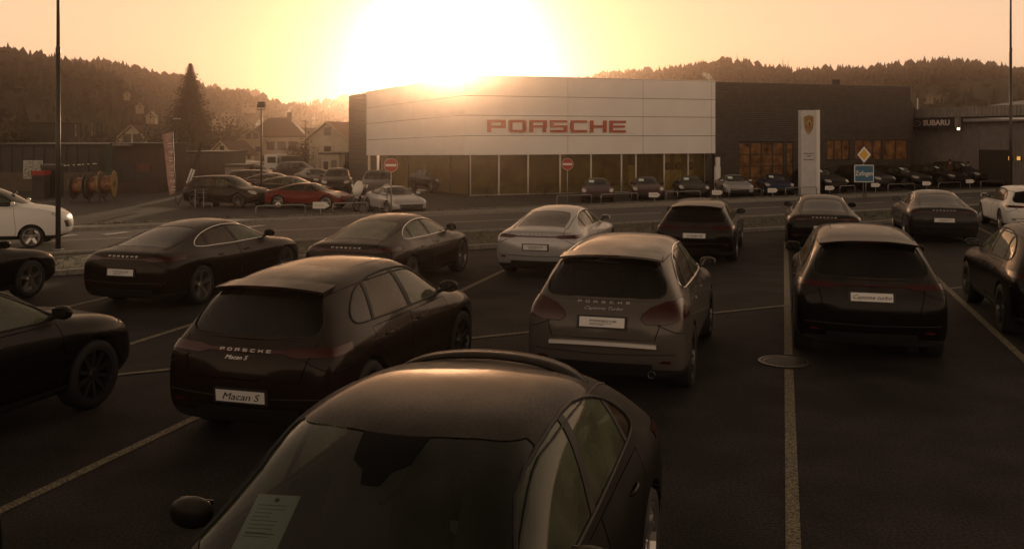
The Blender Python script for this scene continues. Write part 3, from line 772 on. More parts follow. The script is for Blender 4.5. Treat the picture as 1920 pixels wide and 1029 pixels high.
def stroke_word(word, h, lw, gap, t):
    m = MB(); x = 0
    for ch in word:
        for (x0, y0, x1, y1) in LET[ch]: m.box(x + x0 * lw, x + x1 * lw, y0 * h, y1 * h, 0, t)
        x += lw + gap
    return m.v, m.f
def copy_tree(o, parent=None):
    c = o.copy(); COL.objects.link(c); c.parent = parent
    for ch in o.children: copy_tree(ch, c)
    return c
def repaint(o, m, extra=None):
    """gives a copied car its own paint, on the objects so that the meshes stay shared"""
    for ch in [o] + list(o.children_recursive):
        if ch.get('paint') and ch.type == 'MESH':
            ch.material_slots[0].link = 'OBJECT'; ch.material_slots[0].material = m
        if extra and ch.name.split('.')[0] in extra:
            ch.material_slots[0].link = 'OBJECT'; ch.material_slots[0].material = extra[ch.name.split('.')[0]]
# ---------------------------------------------------------------- ground, road, verges
RD = Vector((.883, .469)); RN = Vector((-.469, .883))        # along and across the road
def sm(a, b, x):
    t = min(1, max(0, (x - a) / (b - a))); return t * t * (3 - 2 * t)
def hgt(x, y):
    v = x * RN.x + y * RN.y; u = x * RD.x + y * RD.y
    return -.30 * sm(23, 29, v) - .10 * sm(35, 39, v) - .20 * sm(39, 41.5, v) + .40 * sm(44, 58, u) * sm(42, 47, v)
def uv(u, v, dz=0):
    x, y = RD.x * u + RN.x * v, RD.y * u + RN.y * v
    return Vector((x, y, hgt(x, y) + dz))
def gz(x, y): return hgt(x, y)
def gp(px, py):
    Z = F * HC / (py - 257)
    for _ in range(8):
        X = (px - 960) / F * Z; Z = F * (HC - hgt(X, Z)) / (py - 257)
    return (px - 960) / F * Z, Z
def at(px, py, Z): return Vector(((px - 960) / F * Z, Z, HC - (py - 257) * Z / F))
def sheet(name, u0, u1, v0, v1, dz, m, nu=30, nv=8, kind='structure'):
    vs = [uv(u0 + (u1 - u0) * i / nu, v0 + (v1 - v0) * j / nv, dz) for i in range(nu + 1) for j in range(nv + 1)]
    fs = [(i * (nv + 1) + j, (i + 1) * (nv + 1) + j, (i + 1) * (nv + 1) + j + 1, i * (nv + 1) + j + 1) for i in range(nu) for j in range(nv)]
    return struct(mesh_obj(name, vs, fs, m), kind)
def asphalt(name, a, b, rough=.8):
    m = noise(mat(name, a, rough, spec=.2), 1.1, a, b, bump=0, detail=8, lo=.3, hi=.7)
    t = m.node_tree; N = t.nodes; p = N['Principled BSDF']
    c = N.new('ShaderNodeTexCoord'); n = N.new('ShaderNodeTexNoise'); n.inputs['Scale'].default_value = 38; n.inputs['Detail'].default_value = 3
    t.links.new(c.outputs['Object'], n.inputs['Vector'])
    bn = N.new('ShaderNodeBump'); bn.inputs['Strength'].default_value = .55; bn.inputs['Distance'].default_value = .01
    t.links.new(n.outputs['Fac'], bn.inputs['Height']); t.links.new(bn.outputs[0], p.inputs['Normal'])
    src = p.inputs['Base Color'].links[0].from_socket
    r = N.new('ShaderNodeMapRange'); r.inputs[1].default_value = .3; r.inputs[2].default_value = .7; r.inputs[3].default_value = .35; r.inputs[4].default_value = 1.9
    t.links.new(n.outputs['Fac'], r.inputs[0])
    x = N.new('ShaderNodeMix'); x.data_type = 'RGBA'; x.blend_type = 'MULTIPLY'; x.inputs[0].default_value = 1
    t.links.new(src, x.inputs[6]); t.links.new(r.outputs[0], x.inputs[7]); t.links.new(x.outputs[2], p.inputs['Base Color'])
    return m
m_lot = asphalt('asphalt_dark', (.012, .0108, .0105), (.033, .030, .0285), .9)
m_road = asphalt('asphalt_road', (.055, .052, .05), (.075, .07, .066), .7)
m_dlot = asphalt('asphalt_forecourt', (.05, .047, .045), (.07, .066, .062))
m_grass = nmat('winter_grass', 3, (.022, .028, .010), (.050, .048, .020), .9, bump=.6, dist=.05)
m_field = nmat('fields', .02, (.035, .038, .02), (.07, .06, .035), .95)
m_line = nmat('road_paint_white', 25, (.34, .33, .30), (.62, .60, .55), .75, lo=.3, hi=.6)
m_line_y = nmat('bay_paint_worn', 40, (.05, .045, .03), (.26, .23, .14), .8, lo=.38, hi=.62)
m_kerb = nmat('kerb_concrete', 10, (.20, .19, .17), (.30, .29, .26), .85, bump=.2)
m_conc = nmat('pavement_concrete', 4, (.15, .14, .13), (.21, .20, .18), .85)

g = []
us = [-3000, -800, -200, -60, -20, 0, 15, 30, 44, 50, 58, 70, 120, 400, 1500, 3000]
vs_ = [-400, -60, 0, 22, 24, 26, 29, 35, 37, 39, 40.5, 42, 44.5, 47, 60, 100, 300, 1000, 2500, 5000]
vv = [uv(u, v, -.05) for u in us for v in vs_]; nv = len(vs_)
struct(mesh_obj('ground', vv, [(i * nv + j, (i + 1) * nv + j, (i + 1) * nv + j + 1, i * nv + j + 1) for i in range(len(us) - 1) for j in range(nv - 1)], m_field))
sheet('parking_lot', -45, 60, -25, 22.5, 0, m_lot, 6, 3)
sheet('grass_verge', -60, 90, 22.68, 29.0, .03, m_grass, 60, 14)
sheet('road', -120, 160, 29.15, 37.0, -.02, m_road, 60, 8)
sheet('pavement', -120, 160, 37.15, 38.9, .06, m_conc, 60, 4)
sheet('verge_strip', -60, 90, 38.9, 41.6, .04, m_grass, 60, 8)
sheet('forecourt', -60, 90, 41.75, 90, .0, m_dlot, 60, 20)
# kerb of the lot: single stones near enough to tell apart
kb = struct(bpy.data.objects.new('kerb', None)); COL.objects.link(kb)
ks = None
for i in range(-14, 34):
    a = uv(i, 22.5), uv(i + .985, 22.5)
    if ks is None:
        o = bx('kerbstone', m_kerb, kb, 0, .985, 0, .16, -.05, .11); ks = o.data
    else: o = link(bpy.data.objects.new('kerbstone', ks), kb)
    o.location = (a[0].x, a[0].y, random.uniform(-.006, .006)); o.rotation_euler = (0, 0, math.atan2(RD.y, RD.x) + random.uniform(-.003, .003))
for nm, v0 in (('road_kerb', 29.0), ('road_kerb', 37.0), ('road_kerb', 41.6)):
    m = MB()
    for i in range(-60, 90, 3):
        p, q = uv(i, v0), uv(i + 2.99, v0); d = (q - p).normalized(); n_ = Vector((-d.y, d.x, 0)) * .14
        vs = [p, q, q + n_, p + n_]; m.add([v - Vector((0, 0, .1)) for v in vs] + [v + Vector((0, 0, .09)) for v in vs], [(0, 1, 2, 3), (7, 6, 5, 4), (0, 4, 5, 1), (1, 5, 6, 2), (2, 6, 7, 3), (3, 7, 4, 0)])
    struct(m.build(nm, m_kerb))
# painted lines
def strip(name, pts, w, m, dz=.006):
    vs = []; fs = []
    for i, p in enumerate(pts):
        a = pts[max(i - 1, 0)]; b = pts[min(i + 1, len(pts) - 1)]; d = Vector((b[0] - a[0], b[1] - a[1])).normalized(); n = Vector((-d.y, d.x)) * w / 2
        for s in (1, -1): x, y = p[0] + n.x * s, p[1] + n.y * s; vs.append((x, y, hgt(x, y) + dz))
    for i in range(len(pts) - 1): fs.append((2 * i, 2 * i + 1, 2 * i + 3, 2 * i + 2))
    return struct(mesh_obj(name, vs, fs, m))
BD = Vector((math.sin(R(16.2)), math.cos(R(16.2))))
def bay(k, z0, z1): return [(-.20 + 3.18 * k + (z - 10) * .2905, z) for z in (z0, z1)]
def crossz(x): return 16.6 + (x - 4.89) * .49
for k, z0, z1 in ((-1, 3, 21.2), (0, 6.5, 22.5), (1, 2, 12.05), (1, 12.85, 26.8), (2, 2, 30), (3, 6, 32), (4, 10, 34), (5, 14, 36), (-2, 4, 20.5), (-3, 4, 19), (-4, 3, 17)):
    strip('bay_line', bay(k, z0, z1), .11, m_line_y, .006)
strip('bay_cross_line', [(-16, crossz(-16)), (30, crossz(30))], .10, m_line_y, .0105)
strip('road_edge_line', [tuple(uv(u, 36.6).xy) for u in range(-60, 100, 4)], .16, m_line, -.012)
strip('road_edge_line', [tuple(uv(u, 29.6).xy) for u in range(-60, 100, 4)], .12, m_line, -.012)
for i in range(-9, 12):
    strip('road_centre_dash', [tuple(uv(i * 7.0 + 1, 33.1).xy), tuple(uv(i * 7.0 + 4, 33.1).xy)], .12, m_line, -.012)
# a worn turning arrow and give-way teeth on the road to the left
for k in range(5): strip('road_marking', [tuple(uv(1.0 + k * 1.6, 34.3 + .12 * k).xy), tuple(uv(1.8 + k * 1.6, 34.9 + .12 * k).xy)], .35, m_line, -.008)
# manhole
mh = thing('manhole_cover', 'round cast iron manhole cover interrupting the bay line on the asphalt', 'manhole cover', (3.62, 12.45, .004))
m_iron = nmat('cast_iron', 20, (.025, .023, .021), (.05, .045, .04), .5, bump=.2)
MB().lathe([(.29, .0), (.29, .012), (.33, .012), (.33, .0)], 36).build('ring', m_iron, mh)
m = MB().lathe([(.001, .006), (.275, .006), (.275, .0)], 36)
m.build('cover', m_iron, mh)
m = MB()
for i in range(-8, 9):
    for j in range(-8, 9):
        if i * i + j * j < 62: m.box(i * .031 - .010, i * .031 + .010, j * .031 - .010, j * .031 + .010, .0065, .012, T=Matrix.Rotation(R(45), 4, 'Z'))
m.build('raised_studs', m_iron, mh)['kind'] = 'stuff'
# grass tufts
rg = random.Random(3); vs = []; fs = []
def tuft(u, v, n, h):
    p = uv(u, v, .02)
    for _ in range(n):
        a = rg.uniform(0, 6.28); q = p + Vector((rg.gauss(0, .05), rg.gauss(0, .05), 0)); w = Vector((math.cos(a), math.sin(a), 0)) * .008
        l = h * rg.uniform(.5, 1.2); tip = q + Vector((rg.gauss(0, .4) * l, rg.gauss(0, .4) * l, l)); k = len(vs)
        vs.extend([q - w, q + w, tip]); fs.append((k, k + 1, k + 2))
for _ in range(5200):
    v = rg.uniform(22.8, 28.9); tuft(rg.uniform(-18, 46), v, 4, .06 if rg.random() < .8 else .12)
for _ in range(2600): tuft(rg.uniform(-14, 62), rg.uniform(39, 41.5), 4, .10 if rg.random() < .85 else .2)
tg_ = tag(mesh_obj('grass', vs, fs, m_grass), 'short rough winter grass on the strips beside the road', 'grass'); tg_['kind'] = 'stuff'
# ---------------------------------------------------------------- hills, forest, haze
m_hill = nmat('hillside', .05, (.030, .032, .018), (.06, .052, .03), .95)
m_for = nmat('conifer_forest', .2, (.018, .022, .012), (.045, .042, .022), .95)
def hill(name, prof, Z, foot, back=1.35, drop=-2):
    """ridge line from photographed heights, standing at distance Z"""
    rows = [(foot, 0.0), (.6 * foot + .4 * Z, .42), (.25 * foot + .75 * Z, .80), (Z, 1.0), (Z * 1.12, .97), (Z * back, .5), (Z * 1.8, .0)]
    pts = []
    for i in range(len(prof) - 1):
        (a, ya), (b, yb) = prof[i], prof[i + 1]; n = max(1, int((b - a) / 22))
        for k in range(n): pts.append((a + (b - a) * k / n, ya + (yb - ya) * k / n))
    pts.append(prof[-1]); rh = random.Random(len(name) + len(prof))
    vs = []; nr = len(rows)
    for px, py in pts:
        H = (257 - py) / F * Z + HC
        for zz, f in rows: vs.append(((px - 960) / F * (Z if zz < Z else zz), zz, drop + (H - drop) * f + (rh.uniform(-.02, .02) * H if 0 < f < 1 else 0)))
    fs = [(i * nr + j, (i + 1) * nr + j, (i + 1) * nr + j + 1, i * nr + j + 1) for i in range(len(pts) - 1) for j in range(nr - 1)]
    o = struct(mesh_obj(name, vs, fs, m_hill, smooth=True)); return pts, rows, vs
ftr = ([], [])
def ftree(p, h, r, rnd, conif=True):
    V, Fc = ftr; k = len(V)
    n = 6
    if conif:
        for t, (b, tp, rr) in enumerate(((.12, .55, 1.0), (.35, .78, .72), (.6, 1.0, .45))):
            k = len(V); a0 = rnd.uniform(0, 6)
            for i in range(n):
                a = a0 + 6.283 * i / n; q = rr * r * rnd.uniform(.65, 1.2); V.append(p + Vector((q * math.cos(a), q * math.sin(a), h * b * rnd.uniform(.9, 1.1))))
            V.append(p + Vector((0, 0, h * tp)))
            for i in range(n): Fc.append((k + i, k + (i + 1) % n, k + n))
    else:
        for t in range(3):
            k = len(V); c = p + Vector((rnd.uniform(-.4, .4) * r, rnd.uniform(-.4, .4) * r, h * rnd.uniform(.5, .8))); q = r * rnd.uniform(.5, .9)
            for d in ((1, 0, 0), (-1, 0, 0), (0, 1, 0), (0, -1, 0), (0, 0, 1), (0, 0, -1)): V.append(c + Vector(d) * q * rnd.uniform(.7, 1.2))
            for a, b, c_ in ((0, 2, 4), (2, 1, 4), (1, 3, 4), (3, 0, 4), (2, 0, 5), (1, 2, 5), (3, 1, 5), (0, 3, 5)): Fc.append((k + a, k + b, k + c_))
def forest(H, n, seed, hh=(9, 15), rows=(1, 4), conif=.7, xr=None):
    pts, rws, vs = H; rnd = random.Random(seed); nr = len(rws)
    for _ in range(n):
        i = rnd.randrange(len(pts) - 1); j = rnd.choice([0] + [1, 2, 2] + [2, 3] + ([3] if rows[1] >= 4 else []))
        if rnd.random() < .25: j = 2; b0 = rnd.uniform(.85, 1)
        else: b0 = rnd.random()
        a = rnd.random(); A = Vector(vs[i * nr + j]); B_ = Vector(vs[(i + 1) * nr + j]); C = Vector(vs[i * nr + j + 1]); D = Vector(vs[(i + 1) * nr + j + 1])
        p = A.lerp(B_, a).lerp(C.lerp(D, a), b0)
        h = rnd.uniform(*hh); ftree(p - Vector((0, 0, .5)), h, h * rnd.uniform(.2, .32), rnd, rnd.random() < conif)
hl_near = hill('hill', [(-500, 90), (-200, 100), (0, 122), (60, 137), (110, 146), (150, 155), (190, 163), (225, 180), (250, 205), (275, 235), (300, 258)], 200, 140)
hl_mid = hill('hill', [(20, 165), (110, 150), (160, 137), (210, 140), (250, 150), (300, 161), (340, 168), (380, 182), (420, 198), (455, 194), (480, 204), (520, 216), (570, 226), (620, 240), (680, 257)], 300, 205)
hl_far = hill('hill', [(330, 205), (400, 178), (440, 178), (475, 185), (500, 197), (540, 212), (590, 208), (640, 198), (680, 190), (740, 186), (820, 192), (960, 180), (1080, 165), (1130, 152), (1180, 150), (1300, 150), (1420, 152)], 460, 310)
hl_right = hill('hill', [(1040, 190), (1120, 163), (1180, 157), (1250, 150), (1320, 140), (1350, 133), (1400, 136), (1440, 150), (1500, 152), (1560, 150), (1620, 150), (1680, 142), (1740, 134), (1790, 132), (1830, 140), (1870, 147), (1920, 152), (2100, 150), (2500, 170)], 330, 190)
forest(hl_near, 1900, 1, (2.6, 6.2), conif=.6); forest(hl_mid, 2300, 2, (2.6, 6.5), conif=.5); forest(hl_far, 1800, 3, (3.2, 7), conif=.4); forest(hl_right, 4200, 4, (2.6, 6.5), conif=.5)
fo = mesh_obj('forest', ftr[0], ftr[1], m_for); tag(fo, 'dark conifer woods covering the hills behind the showroom', 'forest'); fo['kind'] = 'stuff'
# trees that stand out on the ridges
m_bark = nmat('bark', 6, (.03, .022, .016), (.06, .045, .03), .9); m_needle = nmat('spruce_needles', 1.5, (.006, .009, .004), (.020, .023, .010), .9)
def spruce(name, label, base, H, Rr, seed, nb=200, group=None, tilt=0, fat=1.3):
    rnd = random.Random(seed); t = thing(name, label, 'tree', base, 0, group)
    MB().tube([(0, 0, -.2), (0, 0, H * .5), (tilt, 0, H)], [H * .018, H * .011, .01], 7).build('trunk', m_bark, t)
    vs = []; fs = []
    for i in range(nb):
        f = (i / nb) ** .85; z = H * (.10 + .89 * f); a = i * 2.399 + rnd.uniform(-.3, .3); L = Rr * (1 - f) ** .88 * rnd.uniform(.42, 1.18) + .03 * Rr
        d = Vector((math.cos(a), math.sin(a), 0)); s_ = Vector((-d.y, d.x, 0)); sag = -.25 - .2 * (1 - f) + .55 * f
        ns = max(3, int(6 * (1 - f) + 2))
        for k in range(ns):
            q = (k + .6) / ns; c = d * L * q + Vector((0, 0, z + sag * L * q + .22 * L * q * q)); w = (L * .30 * (1.15 - q) + .04 * Rr) * fat * (1 - .55 * f)
            for sg in (1, -1):
                b = len(vs); tip = c + d * w * .5 + s_ * sg * w * rnd.uniform(.7, 1.2) - Vector((0, 0, w * rnd.uniform(.1, .55)))
                vs += [c - d * w * .3, c + d * w * .35 + Vector((0, 0, .02)), tip]; fs.append((b, b + 1, b + 2))
            b = len(vs); vs += [c - s_ * .02, c + s_ * w * .12, c - Vector((0, 0, w * rnd.uniform(.4, .9))) + d * w * .2]; fs.append((b, b + 1, b + 2))
        b = len(vs); e = d * L * 1.04 + Vector((0, 0, z + sag * L + .26 * L)); w = .07 * L + .02; vs += [d * L * .3 + s_ * w + Vector((0, 0, z + sag * L * .3)), d * L * .3 - s_ * w + Vector((0, 0, z + sag * L * .3)), e]; fs.append((b, b + 1, b + 2))
    o = mesh_obj('crown', vs, fs, m_needle, t); return t
def ground_at(px, Z): return Vector(((px - 960) / F * Z, Z, hgt((px - 960) / F * Z, Z)))
b = ground_at(357, 112); spruce('spruce_tree', 'tall dark spruce standing alone behind the leaning banner', b, 3 + (257 - 118) / F * 112 - b.z, 4.3, 5, 950, fat=1.35)
for i, (px, py, Z, H, lab) in enumerate(((12, 96, 200, 7.5, 'spruce on the ridge at the far left of the picture'), (28, 103, 200, 6.5, 'shorter spruce beside the leftmost ridge spruce'), (57, 108, 200, 5, 'small pointed spruce on the ridge left of the tall lamp post'),
        (1382, 99, 330, 9, 'tall tree in the clump on the ridge above the showroom roof'), (1396, 104, 330, 8, 'broad tree right of the tallest ridge clump tree'), (1368, 106, 330, 7, 'slim tree left of the tallest ridge clump tree'), (1468, 107, 330, 8, 'lone pair tree on the ridge above the crest pylon'), (1478, 112, 330, 7, 'shorter of the two trees on the ridge above the crest pylon'))):
    p = at(px, py, Z); spruce('ridge_tree', lab, p - Vector((0, 0, H)), H, H * .22, 20 + i, 60, 'trees standing out on the ridges')
m_twig = nmat('bare_twigs', 2, (.035, .026, .018), (.075, .055, .035), .9)
def bush(name, label, cat, base, H, Rr, seed, n=900, m=None, group=None):
    rnd = random.Random(seed); t = thing(name, label, cat, base, 0, group); vs = []; fs = []
    mb = MB()
    for i in range(7):
        a = rnd.uniform(0, 6.28); q = rnd.uniform(.2, .7) * Rr
        mb.tube([(0, 0, -.1), (q * .3 * math.cos(a), q * .3 * math.sin(a), H * .4), (q * math.cos(a), q * math.sin(a), H * rnd.uniform(.7, .95))], [.05 * H / 4, .03 * H / 4, .01], 5)
    mb.build('trunk', m_bark, t)
    blobs = [(Vector((rnd.uniform(-.55, .55) * Rr, rnd.uniform(-.55, .55) * Rr, H * rnd.uniform(.3, .8))), Rr * rnd.uniform(.3, .55)) for _ in range(9)]
    for _ in range(n):
        c, r_ = rnd.choice(blobs); d = Vector((rnd.gauss(0, 1), rnd.gauss(0, 1), rnd.gauss(0, .8))).normalized(); p = c + d * r_ * rnd.uniform(.5, 1.1); b = len(vs); w = rnd.uniform(.06, .16) * H / 4
        e1 = Vector((rnd.gauss(0, 1), rnd.gauss(0, 1), rnd.gauss(0, 1))).normalized() * w; e2 = e1.cross(d).normalized() * w * .6
        vs += [p - e1, p + e2, p + e1 * 1.3, p - e2]; fs.append((b, b + 1, b + 2, b + 3))
    mesh_obj('crown', vs, fs, m or m_twig, t); return t
for i, (px, Z, H, Rr, lab) in enumerate(((405, 120, 6, 4, 'bare round bush right of the tall spruce'), (440, 135, 5, 4, 'bare bush in front of the small gabled roof'), (590, 100, 4, 3, 'leafless bush between the hipped house and the white house'), (575, 90, 3, 3, 'low bush in front of the hipped roof house'),
        (310, 105, 4.5, 3.5, 'bare bush left of the tall spruce'), (200, 100, 4, 4, 'bare bush behind the row of flagpoles'), (525, 240, 12, 7, 'round tree crown rising behind the hipped roof'), (25, 90, 5, 4, 'leafless tree behind the low shop at the far left'), (620, 130, 4, 4, 'bush at the foot of the white gabled house'))):
    bush('bare_tree', lab, 'tree', ground_at(px, Z), H, Rr, 50 + i, 1100, group='leafless trees and bushes round the houses')
# ---------------------------------------------------------------- showroom building
class Wall:
    """a vertical wall line; local x runs along it, y into the building"""
    def __init__(s, A, B):
        s.A = Vector(A); d = Vector(B) - s.A; s.len = d.length; s.e = d.normalized(); s.n = Vector((-s.e.y, s.e.x))
        if s.n.y < 0: s.n = -s.n
        s.T = Matrix(((s.e.x, s.n.x, 0, s.A.x), (s.e.y, s.n.y, 0, s.A.y), (0, 0, 1, 0), (0, 0, 0, 1)))
    def t(s, px, off=0):
        A = s.A + s.n * off; k = (px - 960) / F; return (k * A.y - A.x) / (s.e.x - k * s.e.y)
    def z(s, px, py, off=0):
        t = s.t(px, off); Z = (s.A + s.n * off + s.e * t).y; return HC - (py - 257) * Z / F
WR = Wall((-2.56, 55.9), (28.7, 67.8)); WL = Wall((-2.56, 55.9), (-12.5, 73.8))
m_white = nmat('panel_white', .8, (.80, .79, .78), (.86, .85, .84), .35, detail=3)
m_siding = nmat('siding_brown_grey', 3, (.060, .050, .044), (.085, .072, .062), .5)
m_steel = mat('window_frame_dark', (.04, .035, .03), .5); m_stone = nmat('inner_floor', 3, (.15, .14, .12), (.2, .19, .17), .4)
m_sglass = glassmat('showroom_glass', (.85, .80, .60), .20, (.62, .46, .20), .02)  # golden film colour stands in for reflections in the glazing
m_int = nmat('showroom_inner_wall', .7, (.20, .16, .08), (.42, .34, .18), .8, lo=.4, hi=.6)
m_red = mat('lettering_red', (.42, .07, .035), .5); m_blk = mat('matt_black', (.012, .012, .012), .6)
m_roof = nmat('flat_roof_gravel', 5, (.12, .11, .10), (.2, .19, .17), .9)
m_alu = mat('aluminium', (.55, .54, .52), .35, .8)
G0 = -.62; TOP = 6.64; PB = 1.91
SH = thing('car_showroom', 'long car showroom with white panelled box above glass and dark ribbed siding', 'building', (WR.A.x, WR.A.y, 0))
SHM = Matrix.Translation((-WR.A.x, -WR.A.y, 0))
def wbox(W, mb, x0, x1, y0, y1, z0, z1, mi=0, sh=0):
    """box in wall coordinates; sh lowers it along x as the left wing does"""
    vs = []
    for x in (x0, x1):
        for y in (y0, y1):
            for z in (z0, z1): vs.append(SHM @ W.T @ Vector((x, y, z - sh * x)))
    mb.add(vs, [(0, 1, 3, 2), (4, 6, 7, 5), (0, 4, 5, 1), (2, 3, 7, 6), (0, 2, 6, 4), (1, 5, 7, 3)], mi); return mb
shL = .30 / WL.t(700)
rowz = [PB, WR.z(1130, 255), WR.z(1130, 219), WR.z(1130, 184.5), TOP]
xr = [-.470, WR.t(1058), WR.t(1198), WR.t(1325), WR.t(1333)]
pc = [0]
def panel(W, x0, x1, z0, z1, sh=0):
    o = wbox(W, MB(), x0 + .015, x1 - .015, -.55, -.47, z0 + .015, z1 - .015, 0, sh).build('panel', m_white, SH); return o
for i in range(4):
    for j in range(4): panel(WR, xr[j], xr[j + 1], rowz[i], rowz[i + 1])
xl_ = [-.470, WL.t(790), WL.t(700)]
for i in range(4):
    for j in range(2): panel(WL, xl_[j] + (.5 if j == 0 else 0) * 0, xl_[j + 1], rowz[i], rowz[i + 1], shL)
m = MB(); wbox(WR, m, .03, xr[4] - .02, -.465, .3, PB + .02, TOP - .02); wbox(WL, m, .1, xl_[2] - .02, -.465, .3, PB + .02, TOP - .04, 0, shL); m.build('panel_backing', m_blk, SH)
m = MB(); wbox(WR, m, -.2, xr[4] + .01, -.56, .3, TOP + .003, TOP + .05); wbox(WL, m, .1, xl_[2], -.56, .3, TOP + .003, TOP + .05, 0, shL); m.build('parapet_cap', m_alu, SH)
# letters
lx0, lx1 = WR.t(908), WR.t(1165); lw = (lx1 - lx0) / 7 * .86; gap = (lx1 - lx0 - 7 * lw) / 6; z0 = WR.z(1036, 248.5); lh = WR.z(1036, 226) - z0; x = lx0
for ch in 'PORSCHE':
    m = MB()
    for (a, b_, c, d) in LET[ch]: wbox(WR, m, x + a * lw, x + c * lw, -.64, -.56, z0 + b_ * lh, z0 + d * lh)
    m.build('letter', m_red, SH); x += lw + gap
# siding: right block with real ribs, door and windows left open
def siding(W, x0, x1, z0, z1, holes, sh=0, step=.13, y=-.30):
    m = MB()
    xs = sorted({x0, x1} | {h[0] for h in holes} | {h[1] for h in holes}); n = int((z1 - z0) / step)
    for k in range(n):
        za, zb_ = z0 + k * (z1 - z0) / n, z0 + (k + 1) * (z1 - z0) / n
        for a, b_ in zip(xs[:-1], xs[1:]):
            if any(h[0] <= a and b_ <= h[1] and h[2] < (za + zb_) / 2 < h[3] for h in holes): continue
            P_ = [(a, y, za), (b_, y, za), (b_, y - .035, za + .04), (a, y - .035, za + .04), (b_, y - .035, zb_ - .03), (a, y - .035, zb_ - .03), (b_, y, zb_), (a, y, zb_)]
            m.add([SHM @ W.T @ Vector((p[0], p[1], p[2] - sh * p[0])) for p in P_], [(0, 1, 2, 3), (3, 2, 4, 5), (5, 4, 6, 7)])
    o = m.build('siding', m_siding, SH); o['kind'] = 'stuff'; return o
gd = (WR.t(1380), WR.t(1465), G0 + .05, WR.z(1420, 267)); dr = (WR.t(1469), WR.t(1483), G0 + .05, WR.z(1475, 267))
w1 = (WR.t(1544), WR.t(1588), WR.z(1560, 300), WR.z(1560, 262)); w2 = (WR.t(1596), WR.t(1648), WR.z(1620, 300), WR.z(1620, 262)); w3 = (WR.t(1651), WR.t(1696), WR.z(1670, 300), WR.z(1670, 262))
siding(WR, xr[4] + .02, WR.len, G0, TOP, [gd, dr, w1, w2, w3])
siding(WL, xl_[2] + .02, WL.len, G0, TOP, [], shL, y=-.40)
siding(WL, WL.t(712), xl_[2] + .02, G0, PB, [], shL, y=-.2)
def framed(W, name, h, nx, ny, mg, y=-.27, fr=.07, par=None, mf=None):
    f = MB(); x0, x1, z0, z1 = h
    wbox(W, f, x0, x1, y - .03, y + .08, z1 - fr, z1); wbox(W, f, x0, x1, y - .03, y + .08, z0, z0 + fr); wbox(W, f, x0, x0 + fr, y - .03, y + .08, z0 + fr, z1 - fr); wbox(W, f, x1 - fr, x1, y - .03, y + .08, z0 + fr, z1 - fr)
    cw, ch = (x1 - x0 - fr) / nx, (z1 - z0 - fr) / ny
    for i in range(1, nx): wbox(W, f, x0 + cw * i, x0 + cw * i + fr, y - .03, y + .08, z0 + fr, z1 - fr)
    for j in range(1, ny):
        for i in range(nx): wbox(W, f, x0 + cw * i + fr, x0 + cw * (i + 1), y - .025, y + .075, z0 + ch * j, z0 + ch * j + fr)
    o = f.build(name, mf or m_steel, par or SH)
    for i in range(nx):
        for j in range(ny): wbox(W, MB(), x0 + cw * i + fr, x0 + cw * (i + 1), y + .02, y + .03, z0 + ch * j + fr, z0 + ch * (j + 1)).build('pane', mg, o)
    return o
m_wglass = glassmat('workshop_glass', (.42, .30, .18), .50, (.80, .46, .22), .04)  # orange film paints the glow reflected in the workshop windows
framed(WR, 'roller_door', gd, 4, 4, m_wglass); framed(WR, 'side_door', dr, 1, 2, m_wglass)
framed(WR, 'window', w1, 3, 1, m_wglass); framed(WR, 'window', w2, 3, 1, m_wglass); framed(WR, 'window', w3, 2, 1, m_wglass)
# glazed ground floor
posts = [0.05] + [WR.t(p, .0) for p in (935, 990, 1050, 1108, 1165, 1192, 1245, 1290, 1322)]
m = MB()
fr_ = []
for a, b_ in zip(posts[:-1], posts[1:]): fr_.append(framed(WR, 'glazing_bay', (a, b_, G0 + .1, PB + .1), 1, 1, m_sglass, y=0.0, fr=.05, mf=m_alu))
wl_posts = [0.05, WL.t(843), WL.t(800), WL.t(765), WL.t(730), WL.t(712)]
for a, b_ in zip(wl_posts[:-1], wl_posts[1:]): framed(WL, 'glazing_bay', (a, b_, G0 + .1, PB), 1, 1, m_sglass, y=0.0, fr=.05)
wbox(WR, MB(), WR.t(1322), xr[4], -.2, .3, G0, PB).build('wall', m_siding, SH)
# roof, back and inner walls
nR = WR.n * 17; A2 = WR.A; E2 = WR.A + WR.e * WR.len; C2 = WL.A + WL.e * WL.len
rp = [A2 + WR.e * .1 + WR.n * .2, E2, E2 + nR, C2 + WR.n * 3 + WR.e * 3, C2]
def poly_prism(name, pts, z0, z1, m, par=SH):
    n = len(pts); vs = [Vector((p.x, p.y, z0)) for p in pts] + [Vector((p.x, p.y, z1)) for p in pts]
    vs = [SHM @ v for v in vs] if par is SH else vs
    return mesh_obj(name, vs, [tuple(range(n - 1, -1, -1)), tuple(range(n, 2 * n))] + [(i, (i + 1) % n, n + (i + 1) % n, n + i) for i in range(n)], m, par)
poly_prism('roof', rp, 5.95, 6.2, m_roof); poly_prism('ceiling', rp, 2.3, 2.4, m_int); poly_prism('floor', rp, G0 - .05, G0 + .08, m_stone)
def thinwall(name, a, b, z0, z1, m, th=.2, par=SH):
    d = (b - a).normalized(); n = Vector((-d.y, d.x)) * th / 2
    return poly_prism(name, [a - n, b - n, b + n, a + n], z0, z1, m, par)
thinwall('rear_wall', A2 + WR.n * 10 + WR.e * 1.5, E2 + WR.n * 10, G0, 5.9, m_int)
thinwall('end_wall', E2 + WR.n * .0, E2 + nR, G0, TOP, m_siding)
thinwall('inner_wall', WR.A + WR.e * (xr[4] + .2) + WR.n * .3, WR.A + WR.e * (xr[4] + .2) + WR.n * 9.8, G0, 5.9, m_int)
thinwall('rear_wall', rp[2], rp[3], 2.4, TOP - .3, m_siding)
thinwall('upper_wall', A2 + WR.n * .35 + WR.e * .1, E2 + WR.n * .35, 2.4, 5.95, m_blk)
